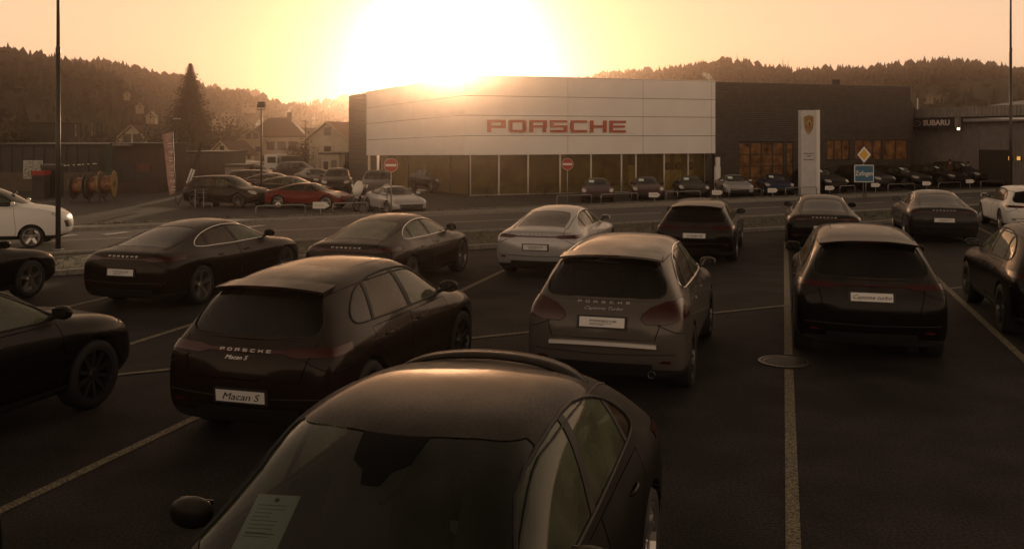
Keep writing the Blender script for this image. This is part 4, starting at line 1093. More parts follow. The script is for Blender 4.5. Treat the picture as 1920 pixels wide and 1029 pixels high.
mb = MB(); wbox(WR, mb, WR.t(1584), WR.t(1593), 1.0, 1.3, 6.2, 6.2 + .9); mb.build('chimney', m_blk, SH)
LAMPW = mat('lamp_warm_glow', (.9, .8, .6), .5, emit=(1, .82, .5), es=25.0)
# inside: white display boards with round black wheels, cars seen as shapes, hanging lamps
m_board = mat('display_board', (.70, .68, .52), .6)
for px in (1250, 1271, 1293):
    t0 = WR.t(px, .6)
    bd = thing('display_board', {1250: 'leftmost pale display board with a dark wheel behind the showroom glass', 1271: 'middle pale display board with a dark wheel behind the showroom glass', 1293: 'rightmost pale display board with a dark wheel behind the showroom glass'}[px], 'display board', (0, 0, 0), 0, 'boards with wheels in the showroom')
    c = WR.T @ Vector((t0, .6, G0 + .1)); bd.location = c; bd.rotation_euler = (0, 0, math.atan2(WR.e.y, WR.e.x))
    bx('board', m_board, bd, -.24, .24, -.03, .03, 0, 2.5)
    MB().lathe([(.04, -.09), (.24, -.09), (.27, -.06), (.27, .0)], 18, 'y', T=Matrix.Translation((0, -.04, 1.6))).build('wheel', MT['tyre'], bd)
for i, px in enumerate((1183, 1262)):
    c = WR.T @ Vector((WR.t(px, .9), .9, G0 + .1)); bd = thing('display_plinth', ('narrow' if i else 'wide') + ' pale plinth inside the showroom glass behind the parked sports cars', 'plinth', c, math.atan2(WR.e.y, WR.e.x))
    bx('column', m_board, bd, -.13, .13, -.13, .13, 0, 1.6 - i * .35); bx('top_plate', m_white, bd, -.17, .17, -.17, .17, 1.603 - i * .35, 1.65 - i * .35)
for i, px in enumerate((950, 1010, 1075, 1112, 1122, 1131, 1178, 1216)):
    c = WR.T @ Vector((WR.t(px, 4), 4.0, 2.1 - (i % 3) * .12)); o = thing('ceiling_lamp', 'small lit lamp under the showroom ceiling, ' + ['first', 'second', 'third', 'fourth', 'fifth', 'sixth', 'seventh', 'eighth'][i] + ' from the sunlit corner', 'lamp', c, 0, 'lamps inside the showroom')
    MB().lathe([(.001, .12), (.07, .12), (.10, .0), (.09, .0), (.001, .01)], 12).build('shade', m_blk, o); MB().lathe([(.001, -.012), (.10, -.012), (.10, -.002), (.001, -.002)], 12).build('lit_lens', mat_cache('lamp_warm', (.9, .8, .6), .5) if 0 else LAMPW, o)
# poster panel beside the siding and a wall lamp bracket
sp_ = thing('white_totem', 'small white totem between the glass front and the workshop door', 'totem', (WR.T @ Vector((WR.t(1345, -1), -1.0, 0))).to_tuple()[:2] + (G0,), math.atan2(WR.e.y, WR.e.x))
bx('lower_body', m_white, sp_, -.18, .18, -.1, .1, 0, 1.7); bx('upper_body', m_white, sp_, -.10, .16, -.08, .08, 1.703, 2.3)
# ---------------------------------------------------------------- the second garage on the right
WS = Wall((30.7, 72.0), (44, 42.5)); GA = thing('garage_building', 'long low grey garage with ribbed metal walls beside the showroom', 'building', (30.7, 72, 0))
m_rib = nmat('ribbed_metal_grey', 2, (.17, .15, .15), (.22, .20, .195), .55); m_fas = nmat('ribbed_fascia', 2, (.20, .185, .175), (.26, .24, .22), .55)
GM = Matrix.Translation((-30.7, -72, 0))
def gbox(mb, x0, x1, y0, y1, z0, z1, mi=0):
    T = GM @ WS.T; return mb.box(x0, x1, y0, y1, z0, z1, mi, T)
zf0, zf1 = WS.z(1710, 222), WS.z(1710, 204.5); g0 = -.25
def ribs(name, x0, x1, z0, z1, y, m, st=.22):
    mb = MB(); x = x0; T = GM @ WS.T
    while x < x1:
        e = min(x + st, x1); P_ = [(x, y), (x + .06, y), (x + .09, y - .06), (e - .03, y - .06), (e, y)]
        vs = [T @ Vector((a, b, z)) for z in (z0, z1) for a, b in P_]; mb.add(vs, [(i, i + 1, i + 6, i + 5) for i in range(4)]); x = e
    o = mb.build(name, m, GA); o['kind'] = 'stuff'; return o
xd0, xd1 = WS.t(1835), WS.t(1893)
ribs('wall_ribs', 0, xd0, g0, zf0, .02, m_rib); ribs('wall_ribs', xd1, 32, g0, zf0, .02, m_rib); ribs('fascia_ribs', -.2, 32, zf0, zf1, -.75, m_fas, .3)
gbox(MB(), xd0, xd1, .05, .12, 2.1, zf0).build('wall', m_rib, GA)
d_ = gbox(MB(), xd0, xd1, .08, .12, g0, 2.095).build('roller_door', m_steel, GA)
for k in range(6): gbox(MB(), xd0 + .04, xd1 - .04, .045, .075, g0 + .02 + k * .39, g0 + .38 + k * .39).build('slat', m_steel, d_)
gbox(MB(), -.2, 32, -.70, 16, zf1 - .05, zf1 + .02).build('roof', m_roof, GA)
T = GM @ WS.T
vs = [T @ Vector(p) for p in ((3, 3, zf1 + .02), (32, 3, zf1 + .02), (32, 12, zf1 + .02), (3, 12, zf1 + .02), (5.5, 7, zf1 + .75), (32, 7, zf1 + .75))]
mesh_obj('roof_lantern', vs, [(0, 1, 5, 4), (1, 2, 5), (2, 3, 4, 5), (3, 0, 4)], m_fas, GA)
gbox(MB(), -.2, 32, .13, 16, g0, zf1 - .06).build('inner_block', m_blk, GA)
gbox(MB(), -.3, 32, -.70, .0, zf0 - .03, zf0 - .005).build('soffit', m_blk, GA)
zt = WS.z(1815, 226)
MB().tube([T @ Vector((WS.t(1818), -.55, zt)), T @ Vector((32, -.55, zt))], .14, 10).build('light_tube', mat('tube_casing', (.5, .48, .5), .4), GA, True)
sx0, sx1 = WS.t(1716), WS.t(1809)
sg = thing('fascia_sign', 'dark garage sign with pale lettering under the ribbed fascia', 'sign', WS.T @ Vector((sx0, -1.0, 0)), math.atan2(WS.e.y, WS.e.x))
w_ = sx1 - sx0; zs0, zs1 = WS.z(1760, 241), WS.z(1760, 222.5)
flip = -1 if (WS.e.x < 0) else 1
bx('sign_box', mat('sign_navy', (.015, .017, .03), .4), sg, 0, w_, 0, .25, zs0, zs1)
bx('end_cap', m_alu, sg, -.12, -.005, -.02, .27, zs0, zs1); bx('end_cap', m_alu, sg, w_ + .005, w_ + .3, -.02, .27, zs0 + .02, zs1 + .02)
m_sl = mat('sign_letters_pale', (.75, .66, .62), .5)
fxv, fyv = text_mesh('SUBARU', .56, .01, sx=1.15, bold=.014)
Tt = Matrix.Translation((w_ * .64, -.02, (zs0 + zs1) / 2 + .02)) @ Matrix.Rotation(R(90), 4, 'X')
mesh_obj('lettering', [Tt @ v for v in fxv], fyv, m_sl, sg)
m = MB().lathe([(.26, 0), (.30, 0), (.30, .02), (.26, .02)], 22, T=Matrix.Translation((w_ * .24, -.02, (zs0 + zs1) / 2)) @ Matrix.Rotation(R(90), 4, 'X') @ Matrix.Diagonal((1.25, .72, 1, 1)))
for k, (a, b_, r_) in enumerate(((-.15, .04, .05), (.02, .08, .028), (.12, .05, .03), (.05, -.05, .03), (.17, -.03, .028), (-.04, -.07, .025))):
    T3 = Matrix.Translation((w_ * .24 + a, -.03, (zs0 + zs1) / 2 + b_)) @ Matrix.Rotation(R(90), 4, 'X')
    m.prism([(r_ * (1 if i % 2 == 0 else .4) * math.cos(i * math.pi / 4), r_ * (1 if i % 2 == 0 else .4) * math.sin(i * math.pi / 4)) for i in range(8)], 0, .01, T3)
m.build('emblem', m_alu, sg)
p_ = WS.T @ Vector((WS.t(1814), -.9, WS.z(1814, 242)))
fl = thing('flood_lamp', 'small lit floodlight under the end of the garage sign', 'lamp', p_)
bx('housing', m_blk, fl, -.16, .16, .02, .12, -.13, .13); bx('lit_lens', mat('lamp_glow', (.9, .7, .5), .5, emit=(1, .78, .5), es=3.0), fl, -.10, .10, 0, .015, -.08, .08)
for k, px in enumerate((1896, 1912)):
    o = thing('lit_window_sign', ('left' if k == 0 else 'right') + ' of two small amber lit squares low on the garage wall', 'sign', WS.T @ Vector((WS.t(px), -.1, WS.z(px, 297))), math.atan2(WS.e.y, WS.e.x), 'amber lit squares on the garage')
    bx('casing', m_blk, o, -.16, .16, .0, .06, -.16, .16); bx('lit_face', mat('amber_glow', (.8, .5, .1), .5, emit=(1, .5, .08), es=.6), o, -.13, .13, -.012, -.002, -.13, .13)
# sloped lean-to roof between the two buildings
gab = thing('lean_to', 'small dark sloping lean-to roof where the showroom meets the garage', 'building', (E2.x + .6, E2.y + 2.2, G0))
vs = [(0, 0, 0), (.9, .3, 0), (.9, 6, 0), (0, 6, 0), (0, 0, TOP - G0 - .05), (.95, .3, TOP - G0 - 1.2), (.95, 6, TOP - G0 - 1.2), (0, 6, TOP - G0 - .05)]
mesh_obj('wall', vs, [(0, 1, 5, 4), (1, 2, 6, 5), (2, 3, 7, 6), (3, 0, 4, 7)], m_siding, gab); mesh_obj('roof', [Vector(v) + Vector((0, 0, .004)) for v in vs[4:]], [(0, 1, 2, 3)], m_roof, gab)
MB().tube([(1.15, .1, TOP - G0 - 1.6), (1.15, .1, TOP - G0 - .75)], .06, 8).build('flue_pipe', m_alu, gab)
# ---------------------------------------------------------------- pylon with the crest
py = thing('crest_pylon', 'tall silver pylon with a coloured shield crest near its top', 'pylon', (18.2, 57.2, G0), R(12))
m_pyl = nmat('pylon_silver', 3, (.48, .48, .50), (.56, .56, .57), .4)
bx('face_panel', m_pyl, py, -.62, .40, -.18, .18, 0, 5.25); bx('edge_panel', mat('pylon_edge', (.72, .72, .70), .35), py, .41, .66, -.14, .20, 0, 5.27)
bx('base', m_kerb, py, -.75, .80, -.3, .3, -.15, .05)
sh_ = [(0, -.52), (.16, -.40), (.27, -.20), (.31, .05), (.31, .36), (.20, .40), (0, .44), (-.20, .40), (-.31, .36), (-.31, .05), (-.27, -.20), (-.16, -.40)]
TC = Matrix.Translation((-.12, -.19, 4.42)) @ Matrix.Rotation(R(90), 4, 'X')
m_gold = mat('crest_gold', (.30, .20, .07), .4, .3); m_cr = mat('crest_red', (.30, .02, .015), .5)
cr = MB().prism([(x * 1.0, y * 1.22) for x, y in sh_], 0, .03, TC).build('crest', m_gold, py)
mm = MB()
for sx_ in (-1, 1):
    for k in range(3):
        x0 = .04 + k * .095
        if sx_ > 0: mm.prism([(x0, .10), (x0 + .045, .10), (x0 + .045, .45), (x0, .45)], .031, .035, TC)
        else: mm.prism([(-x0 - .05, -.10), (-x0, -.10), (-x0, -.42 + k * .12), (-x0 - .05, -.38 + k * .14)], .031, .035, TC)
mm.build('red_bars', m_cr, cr)
mm = MB()
for k in range(3):
    for s_ in (0, 1):
        c0 = (-.24 + .0, .40 - k * .11) if s_ == 0 else (.06, -.10 - k * .11)
        pts = [TC @ Vector((c0[0] + .20 * i / 5 * (1 - .25 * s_ * k), c0[1] - .05 * math.sin(i / 5 * 3.14), .036)) for i in range(6)]
        mm.tube(pts, .014, 5)
mm.build('antlers', m_blk, cr)
mm = MB().prism([(x * .36, y * .42 + .02) for x, y in sh_], .036, .05, TC); mm.build('centre_shield', mat('crest_yellow', (.42, .31, .12), .4), cr)
T4 = TC @ Matrix.Translation((0, .0, .052)); hp = [(-.05, -.16), (-.02, -.08), (-.05, .0), (-.02, .07), (.0, .14), (.05, .11), (.04, .05), (.07, .0), (.05, -.05), (.06, -.15), (.03, -.15), (.01, -.07), (-.02, -.16)]
MB().prism(hp, 0, .01, T4).build('horse_figure', m_blk, cr)
TB = Matrix.Translation((-.12, -.186, 0))
mm = MB()
rr = random.Random(5)
for row, (zz, wtot) in enumerate(((2.58, .66), (2.42, .30), (2.20, .66))):
    x = -wtot / 2
    while x < wtot / 2:
        w0 = rr.uniform(.025, .05); mm.box(x, min(x + w0, wtot / 2), -.004, 0, zz, zz + .07 * rr.uniform(.6, 1), T=TB); x += w0 + .02
mm.build('fine_print', m_blk, py)['kind'] = 'stuff'
# ---------------------------------------------------------------- signs, posts, hoops
m_galv = mat('galvanised_steel', (.33, .32, .31), .45, .7); m_dpole = mat('lamp_post_dark', (.05, .045, .04), .45, .3)
m_sred = mat('sign_red', (.38, .035, .018), .5); m_swh = mat('sign_white', (.78, .77, .74), .4)
def circle(r, n=28): return [(r * math.cos(2 * math.pi * k / n), r * math.sin(2 * math.pi * k / n)) for k in range(n)]
RX = Matrix.Rotation(R(90), 4, 'X')
for px, cy, Z, lab in ((733, 310, 41.5, 'red no-entry sign with white bar left of the sunbeam, before the glass corner'), (1064, 308, 49, 'red no-entry sign with white bar under the white panelled box')):
    c = at(px, cy, Z); g_ = gz(c.x, c.y); s = thing('no_entry_sign', lab, 'road sign', (c.x, c.y, g_), 0, 'no-entry signs'); h = c.z - g_
    MB().tube([(0, .05, -.1), (0, .05, h + .3)], .03, 8).build('post', m_galv, s, True)
    d = MB().prism(circle(.31), -.01, .01, Matrix.Translation((0, 0, h)) @ RX).build('disc', m_sred, s)
    bx('white_bar', m_swh, d, -.24, .24, -.016, -.011, h - .055, h + .055)
    MB().lathe([(.295, .011), (.31, .011), (.31, .014), (.295, .014)], 28, T=Matrix.Translation((0, 0, h)) @ RX).build('white_rim', m_swh, d)
c = at(1620, 325.5, 51); g_ = gz(c.x, c.y); s = thing('town_sign', 'blue town name sign below a yellow priority diamond on two posts', 'road sign', (c.x, c.y, g_)); h = c.z - g_
MB().tube([(-.02, .05, -.1), (-.02, .05, h + 1.5)], .03, 8).build('post', m_galv, s, True); MB().tube([(.12, .05, -.1), (.12, .05, h + .4)], .03, 8).build('post', m_galv, s, True)
nb = bx('name_board', m_swh, s, -.53, .53, -.02, .02, h - .47, h + .47); bx('blue_field', nmat('sign_blue', 4, (.02, .12, .22), (.03, .15, .27), .4), nb, -.49, .49, -.026, -.021, h - .43, h + .43)
text_obj('lettering', 'Zofingen', .36, m_swh, nb, Matrix.Translation((0, -.032, h)) @ RX, sx=.74, depth=.003, bold=.004)
dm = [(0, .5), (.42, 0), (0, -.5), (-.42, 0)]
TD = Matrix.Translation((0, 0, h + 1.03)) @ RX
d = MB().prism(dm, -.01, .01, TD).build('diamond_plate', m_blk, s)
MB().prism([(x * .90, y * .90) for x, y in dm], .011, .016, TD).build('white_border', m_swh, d); MB().prism([(x * .58, y * .58) for x, y in dm], .018, .023, TD).build('yellow_centre', mat('sign_yellow', (.75, .42, .03), .4), d)
# hoops
def hoop(px0, px1, v, lab):
    def g2(px):
        k = (px - 960) / F; Y = v / (RN.x * k + RN.y); return Vector((k * Y, Y, hgt(k * Y, Y)))
    a, b_ = g2(px0), g2(px1); o = thing('tube_barrier', lab, 'barrier', a, 0, 'low steel tube barriers before the forecourt'); d = b_ - a; h = .58
    MB().tube([(0, 0, -.1), (0, 0, h - .08), d * .02 + Vector((0, 0, h - .02)), d * .05 + Vector((0, 0, h)), d * .95 + Vector((0, 0, h)), d * .98 + Vector((0, 0, h - .02)), d + Vector((0, 0, h - .08)), d + Vector((0, 0, -.1))], .025, 8).build('bent_tube', m_galv, o, True)
    for q in (Vector(), d): MB().lathe([(.001, .03), (.07, .03), (.07, -.05)], 12, T=Matrix.Translation(q)).build('foot_plate', m_galv, o)
for a, b_, lab in ((480, 572, 'steel tube barrier below the floodlight mast and red sports car'), (624, 688, 'steel tube barrier right of the white arrow board by the red car'), (712, 800, 'steel tube barrier before the silver sports car nose'), (1044, 1109, 'steel tube barrier by the no-entry sign, before the plum sports car'),
        (1127, 1196, 'steel tube barrier between the first and second plum sports cars'), (1249, 1313, 'steel tube barrier before the black sports car under the panel corner'), (1367, 1427, 'steel tube barrier before the silver grey sports car'), (1473, 1531, 'steel tube barrier at the foot of the crest pylon'), (1575, 1603, 'steel tube barrier left of the town sign post'), (1665, 1715, 'steel tube barrier just right of the town sign'), (1760, 1801, 'steel tube barrier before the brown-black cars at the garage'), (1839, 1882, 'rightmost steel tube barrier, next to the tall right lamp post')):
    hoop(a, b_, 41.0, lab)
for px, py_, w, lab in ((601, 385, 29, 'white arrow board below the red sports car'), (1227, 365.5, 21, 'white arrow board before the second plum sports car'), (1345, 361, 20, 'white arrow board by the small white totem'), (1449, 357, 19, 'white arrow board before the dark blue sports car'),
        (1556, 352.5, 18, 'white arrow board right of the crest pylon'), (1642, 347, 17, 'white arrow board just behind the town sign post'), (1738, 344, 17, 'white arrow board before the middle black car at the garage'), (1819, 340, 16, 'white arrow board before the black car nearest the right lamp post')):
    k = (px - 960) / F; Z = 40.6 / (RN.x * k + RN.y); c = at(px, py_, Z); s_ = Z / F; wd, h = w * s_, w * s_ * .42
    o = thing('arrow_board', lab, 'sign', c, 0, 'white arrow boards along the forecourt')
    MB().prism([(-wd / 2, -h / 2), (wd * .3, -h / 2), (wd / 2, 0), (wd * .3, h / 2), (-wd / 2, h / 2)], -.01, .01, RX).build('arrow_plate', m_swh, o)
    g_ = gz(c.x, c.y) - c.z; MB().tube([(0, .03, g_ - .05), (0, .03, h * .3)], .02, 6).build('post', m_galv, o)
    mm = MB(); x = -wd * .38
    while x < wd * .2: mm.box(x, x + wd * .05, -.014, -.011, -h * .12, h * .14 * rr.uniform(.6, 1.2)); x += wd * .07
    mm.build('fine_print', MT['badge'], o)['kind'] = 'stuff'
# lamp posts
def lamp(px, Z, lab, r0, H, head=True):
    p = ground_at(px, Z); o = thing('lamp_post', lab, 'lamp post', p, 0, 'tall lamp posts beside the road')
    zc = 3 + (257 - 92) / F * Z - p.z
    MB().tube([(0, 0, -.1), (0, 0, zc)], [r0, r0 * .86], 14).build('lower_pole', m_dpole, o, True)
    MB().tube([(0, 0, zc), (0, 0, H)], [r0 * .66, r0 * .5], 12).build('upper_pole', m_dpole, o, True)
    MB().lathe([(r0 * .66, .10), (r0 * .95, 0), (r0 * .95, -.12)], 14, T=Matrix.Translation((0, 0, zc))).build('collar', m_dpole, o)
    MB().lathe([(r0 * 1.5, .02), (r0 * 1.5, .0), (r0 * 2.2, .0), (r0 * 2.2, -.1)], 12).build('foot_plate', m_galv, o)
    MB().tube([(0, 0, H), (.0, -.6, H + .15), (0, -1.2, H + .15)], .04, 8).build('arm', m_dpole, o, True); bx('lantern', m_dpole, o, -.16, .16, -1.9, -1.2, H + .08, H + .22)
lamp(109, 27.5, 'tall dark lamp post at the left, cutting the white people carrier', .075, 9.5)
lamp(1895, 41.5, 'tall dark lamp post at the far right above the white car', .07, 12)
p = ground_at(490, 51); H = 3 + (257 - 207) / F * 51 - p.z
o = thing('floodlight_mast', 'slim mast with two box floodlights behind the red sports car', 'lamp post', p)
MB().tube([(0, 0, 0), (0, 0, H)], [.06, .045], 10).build('pole', m_dpole, o, True); bx('cross_bar', m_dpole, o, -.22, .22, -.03, .03, H + .005, H + .05)
bx('floodlight', m_dpole, o, -.20, .20, -.12, .16, H + .14, H + .33); bx('floodlight', m_dpole, o, -.17, .19, -.1, .14, H + .34, H + .46); bx('bracket', m_dpole, o, -.02, .02, -.02, .02, H + .052, H + .135)
p = ground_at(331, 84); H = 3 + (257 - 224) / F * 84 - p.z
o = thing('street_lamp', 'small flat-headed street lamp in front of the tall spruce', 'street lamp', p); MB().tube([(0, 0, 0), (0, 0, H)], [.07, .05], 8).build('pole', m_dpole, o, True); bx('lamp_head', m_galv, o, -.30, .30, -.15, .15, H + .003, H + .10)
p = ground_at(573, 100); H = 3 + (257 - 224) / F * 100 - p.z
o = thing('utility_pole', 'thin utility pole between the hipped house and the white house', 'pole', p); MB().tube([(0, 0, 0), (0, 0, H)], [.1, .06], 8).build('pole', m_dpole, o, True); bx('cross_bar', m_dpole, o, -.35, .35, -.04, .04, H - .25, H - .17)
# ---------------------------------------------------------------- houses and small buildings on the left
m_wall_w = nmat('house_render_pale', 2, (.42, .37, .28), (.52, .46, .36), .85); m_wall_o = nmat('house_render_ochre', 2, (.28, .22, .14), (.36, .28, .18), .85)
m_tile = nmat('roof_tiles_brown', 4, (.055, .035, .025), (.10, .06, .04), .85, stretch=(1, 1, 5)); m_tile_r = nmat('roof_tiles_red', 4, (.16, .06, .035), (.24, .10, .055), .85, stretch=(1, 1, 5))
m_win = mat('house_window', (.03, .028, .025), .15); m_shut = mat('shutter_brown', (.10, .06, .04), .7)
def house(name, label, px, Z, w, d, eave, ridge, rz, wall, roof, wins=2, hip=False, group=None, ov=.35, chim=True, base=None, ridge_along='y'):
    b = base or ground_at(px, Z); h = thing(name, label, 'house', b, rz, group)
    a, c = w / 2, d / 2
    bx('wall', wall, h, -a, a, -c, c, -.5, eave)
    th = .12
    if hip:
        r = a * .35; v = [(-a - ov, -c - ov, eave), (a + ov, -c - ov, eave), (a + ov, c + ov, eave), (-a - ov, c + ov, eave), (-r, 0, ridge), (r, 0, ridge)]
        v = [(x, y, z + .01) for x, y, z in v]; n = 6; v2 = v + [(x, y, z - th) for x, y, z in v[:4]]
        rf = mesh_obj('roof', v2, [(0, 1, 5, 4), (1, 2, 5), (2, 3, 4, 5), (3, 0, 4), (0, 6, 7, 1), (1, 7, 8, 2), (2, 8, 9, 3), (3, 9, 6, 0), (9, 8, 7, 6)], roof, h)
    else:
        v = [(-a - ov, -c - ov, eave - .3), (0, -c - ov, ridge), (a + ov, -c - ov, eave - .3), (-a - ov, c + ov, eave - .3), (0, c + ov, ridge), (a + ov, c + ov, eave - .3)]
        v2 = [(x, y, z + .02) for x, y, z in v] + [(x, y, z - th) for x, y, z in v]
        rf = mesh_obj('roof', v2, [(0, 1, 4, 3), (1, 2, 5, 4), (6, 9, 10, 7), (7, 10, 11, 8), (0, 6, 7, 1), (1, 7, 8, 2), (3, 4, 10, 9), (4, 5, 11, 10), (0, 3, 9, 6), (2, 8, 11, 5)], roof, h)
        mesh_obj('gable', [(-a, -c + .001, eave), (a, -c + .001, eave), (0, -c + .001, ridge - .14), (-a, c - .001, eave), (a, c - .001, eave), (0, c - .001, ridge - .14)], [(0, 1, 2), (5, 4, 3), (0, 3, 4, 1)], wall, h)
        mb = MB(); mb.tube([(-a - ov, -c - ov - .03, eave - .36), (0, -c - ov - .03, ridge - .05), (a + ov, -c - ov - .03, eave - .36)], .09, 4); mb.build('barge_board', wall, h)
    if chim: bx('chimney', m_shut, rf, a * .4 - .3, a * .4 + .3, -.3, .3, (eave + ridge) / 2, ridge + .7)
    hw = min(.42, w * .075); hh = hw * 2.3
    for i in range(wins):
        x = (i + .5) / wins * w * .8 - w * .4
        for zz in ([eave * .55] + ([eave + .15] if not hip and wins <= 2 else [])):
            if zz > eave: x *= .6
            f = bx('window', m_shut, h, x - hw * 1.3, x + hw * 1.3, -c - .04, -c - .005, zz - .06, zz + hh + .06); bx('pane', m_win, f, x - hw, x + hw, -c - .06, -c - .045, zz, zz + hh)
    for i in range(2):
        y = (i - .5) * d * .45; zz = eave * .55
        f = bx('window', m_shut, h, a + .005, a + .04, y - hw * 1.2, y + hw * 1.2, zz, zz + hh); bx('pane', m_win, f, a + .045, a + .06, y - hw, y + hw, zz + .05, zz + hh - .05)
    return h
def H_(px, py, Z): return at(px, py, Z).z - ground_at(px, Z).z
house('gabled_house', 'pale house with a wide brown gable behind the feather banner', 262, 125, 5.6, 4, H_(257, 268, 125), H_(257, 235, 125), R(-6), m_wall_w, m_tile, 2, chim=False)
hb = ground_at(318, 136); house('house_wing', 'dark roofed house wing between the pale gable and the tall spruce', 312, 138, 6.0, 6, H_(312, 262, 138), H_(312, 237, 138), R(90), m_wall_w, m_tile, 2, chim=False)
house('hipped_house', 'large house with a steep brown hipped roof behind the car park', 523, 120, 6.8, 7, H_(523, 256, 120), H_(523, 221, 120), R(8), m_wall_w, m_tile, 4, hip=True)
house('side_house', 'lower pale house attached left of the steep hipped roof', 474, 118, 3.4, 6, H_(474, 262, 118), H_(474, 243, 118), R(14), m_wall_o, m_tile, 2, chim=False)
house('white_house', 'white gabled house with reddish roof beside the ribbed showroom end', 641, 92, 3.9, 6.5, H_(640, 256, 92), H_(640, 229, 92), R(-14), m_wall_w, m_tile_r, 1, chim=False)
house('small_house', 'small dark gabled house low behind the car park, right of the spruce', 437, 108, 3.0, 4, H_(437, 285, 108), H_(437, 264, 108), R(-20), m_wall_w, m_tile, 1, chim=False)
house('row_house', 'low brown roof behind the utility pole between two houses', 600, 128, 6.5, 5, H_(600, 258, 128), H_(600, 240, 128), R(90), m_wall_o, m_tile, 1, chim=False)
for i, (px, py, Z, w, lab) in enumerate(((1741, 191, 260, 2.3, 'leftmost of three pale gabled houses on the slope above the garage'), (1749, 189, 262, 2.4, 'middle of three pale gabled houses on the slope above the garage'), (1760, 191, 260, 2.5, 'rightmost of three pale gabled houses on the slope above the garage'),
        (238, 182, 190, 1.5, 'tiny pale house high at the foot of the left wooded hill'), (262, 207, 185, 1.9, 'tiny pale house below the highest one on the left hill'), (285, 226, 180, 2.1, 'tiny pale house just left of the spruce, on the slope'), (428, 228, 220, 3.2, 'small hillside house right of the spruce, below the mist'), (412, 240, 215, 3.1, 'small hillside house lowest beside the spruce'), (466, 207, 250, 3.1, 'small pale house on the slope left of the floodlight mast'))):
    p = at(px, py, Z); house('hillside_house', lab, px, Z, w * .8, w * .9, w * .55, w * .9, R(rr.uniform(-25, 25)), m_wall_o, m_tile, 1, chim=False, base=p - Vector((0, 0, .2)), group='pale houses on the hillsides', ov=.15)
def block(name, label, cat, px0, px1, ytop, Z, depth, wallm, group=None, plinth=None, roofm=None, zb=None):
    a, b_ = at(px0, ytop, Z), at(px1, ytop, Z); g_ = gz(a.x, Z); h = a.z - g_; w = b_.x - a.x
    o = thing(name, label, cat, ((a.x + b_.x) / 2, Z, g_), 0, group)
    bx('wall', wallm, o, -w / 2, w / 2, 0, depth, -.3, h); bx('roof', roofm or m_blk, o, -w / 2 - .15, w / 2 + .15, -.15, depth + .15, h + .003, h + .16)
    if plinth: bx('plinth', plinth, o, -w / 2, w / 2, -.04, -.003, -.1, h * .42)
    return o, w, h
m_dark_w = nmat('dark_cladding', 2, (.030, .026, .022), (.045, .038, .032), .6); m_pl = nmat('plinth_brown', 2, (.085, .068, .052), (.11, .09, .07), .8)
o, w, h = block('low_shop', 'dark flat-roofed shop with two lit posters behind the white people carrier', 'building', -60, 186, 274, 62, 9, m_dark_w, plinth=m_pl)
for k in range(1, 12): bx('cladding_seam', m_blk, o, -w / 2 + w * k / 12 - .02, -w / 2 + w * k / 12 + .02, -.035, -.005, h * .43, h)
mb = MB(); x = w / 2 - 2.3
for k, (dx, ww) in enumerate(((0, .28), (.38, .28), (.74, .12), (1.1, .12), (1.4, .22), (1.72, .10), (2.05, .14), (2.4, .28))): mb.box(x + dx - .5, x + dx + ww - .5, -.12, -.08, h * .55 + dx * .06, h * .55 + .06 + dx * .06)
mb.build('canopy_edge_stripes', m_swh, o)['kind'] = 'stuff'  # white stripe segments along the canopy edge
m_poster = nmat('poster_print', 9, (.10, .11, .07), (.50, .50, .44), .5, lo=.4, hi=.6)
for px, nm in ((53, 'left'), (72, 'right')):
    c = at(px, 318, 61.9); o2 = thing('poster', nm + ' of two pale landscape posters on the dark shop wall', 'poster', c + Vector((0, -.06, 0)), 0, 'posters on the dark shop')
    bx('frame', m_alu, o2, -.31, .31, .0, .05, -.60, .60); bx('print', m_poster, o2, -.28, .28, -.012, -.002, -.57, .57)
block('rear_hall', 'long low brown hall roof behind the dark shop and flagpoles', 'building', 38, 128, 233, 92, 2, m_dark_w)
o, w, h = block('dark_kiosk', 'dark kiosk building between the coiled drums and the feather banner', 'building', 212, 298, 273, 60, 5, nmat('kiosk_brown', 2, (.035, .02, .016), (.05, .028, .022), .7))
bx('green_corner', nmat('kiosk_green', 3, (.012, .035, .022), (.02, .05, .03), .6), o, -w / 2 - .45, -w / 2 - .01, -.02, 3, -.2, h + .1)
bx('window', m_win, o, -w * .35, -w * .02, -.04, -.005, h * .25, h * .6); bx('window', m_win, o, w * .05, w * .35, -.04, -.005, h * .25, h * .6); bx('red_panel', nmat('faded_red_panel', 3, (.08, .02, .015), (.11, .03, .02), .6), o, w * .02, w * .30, -.06, -.042, h * .45, h * .62)
bx('sagging_awning', m_conc, o, -w * .42, -w * .05, -.7, -.003, h - .02, h + .12)
o, w, h = block('grey_shed', 'plain grey-brown shed behind the leaning banner and dark off-roader', 'building', 345, 418, 288, 70, 6, nmat('shed_wall', 1, (.075, .062, .05), (.095, .08, .065), .8))
for k in range(1, 5): bx('wall_seam', m_blk, o, -w / 2 + w * k / 5 - .015, -w / 2 + w * k / 5 + .015, -.03, -.003, 0, h - .05)
bx('green_notice', mat('notice_green', (.10, .16, .05), .6), o, -w / 2 - .75, -w / 2 - .25, -.05, .05, h * .35, h * .72)
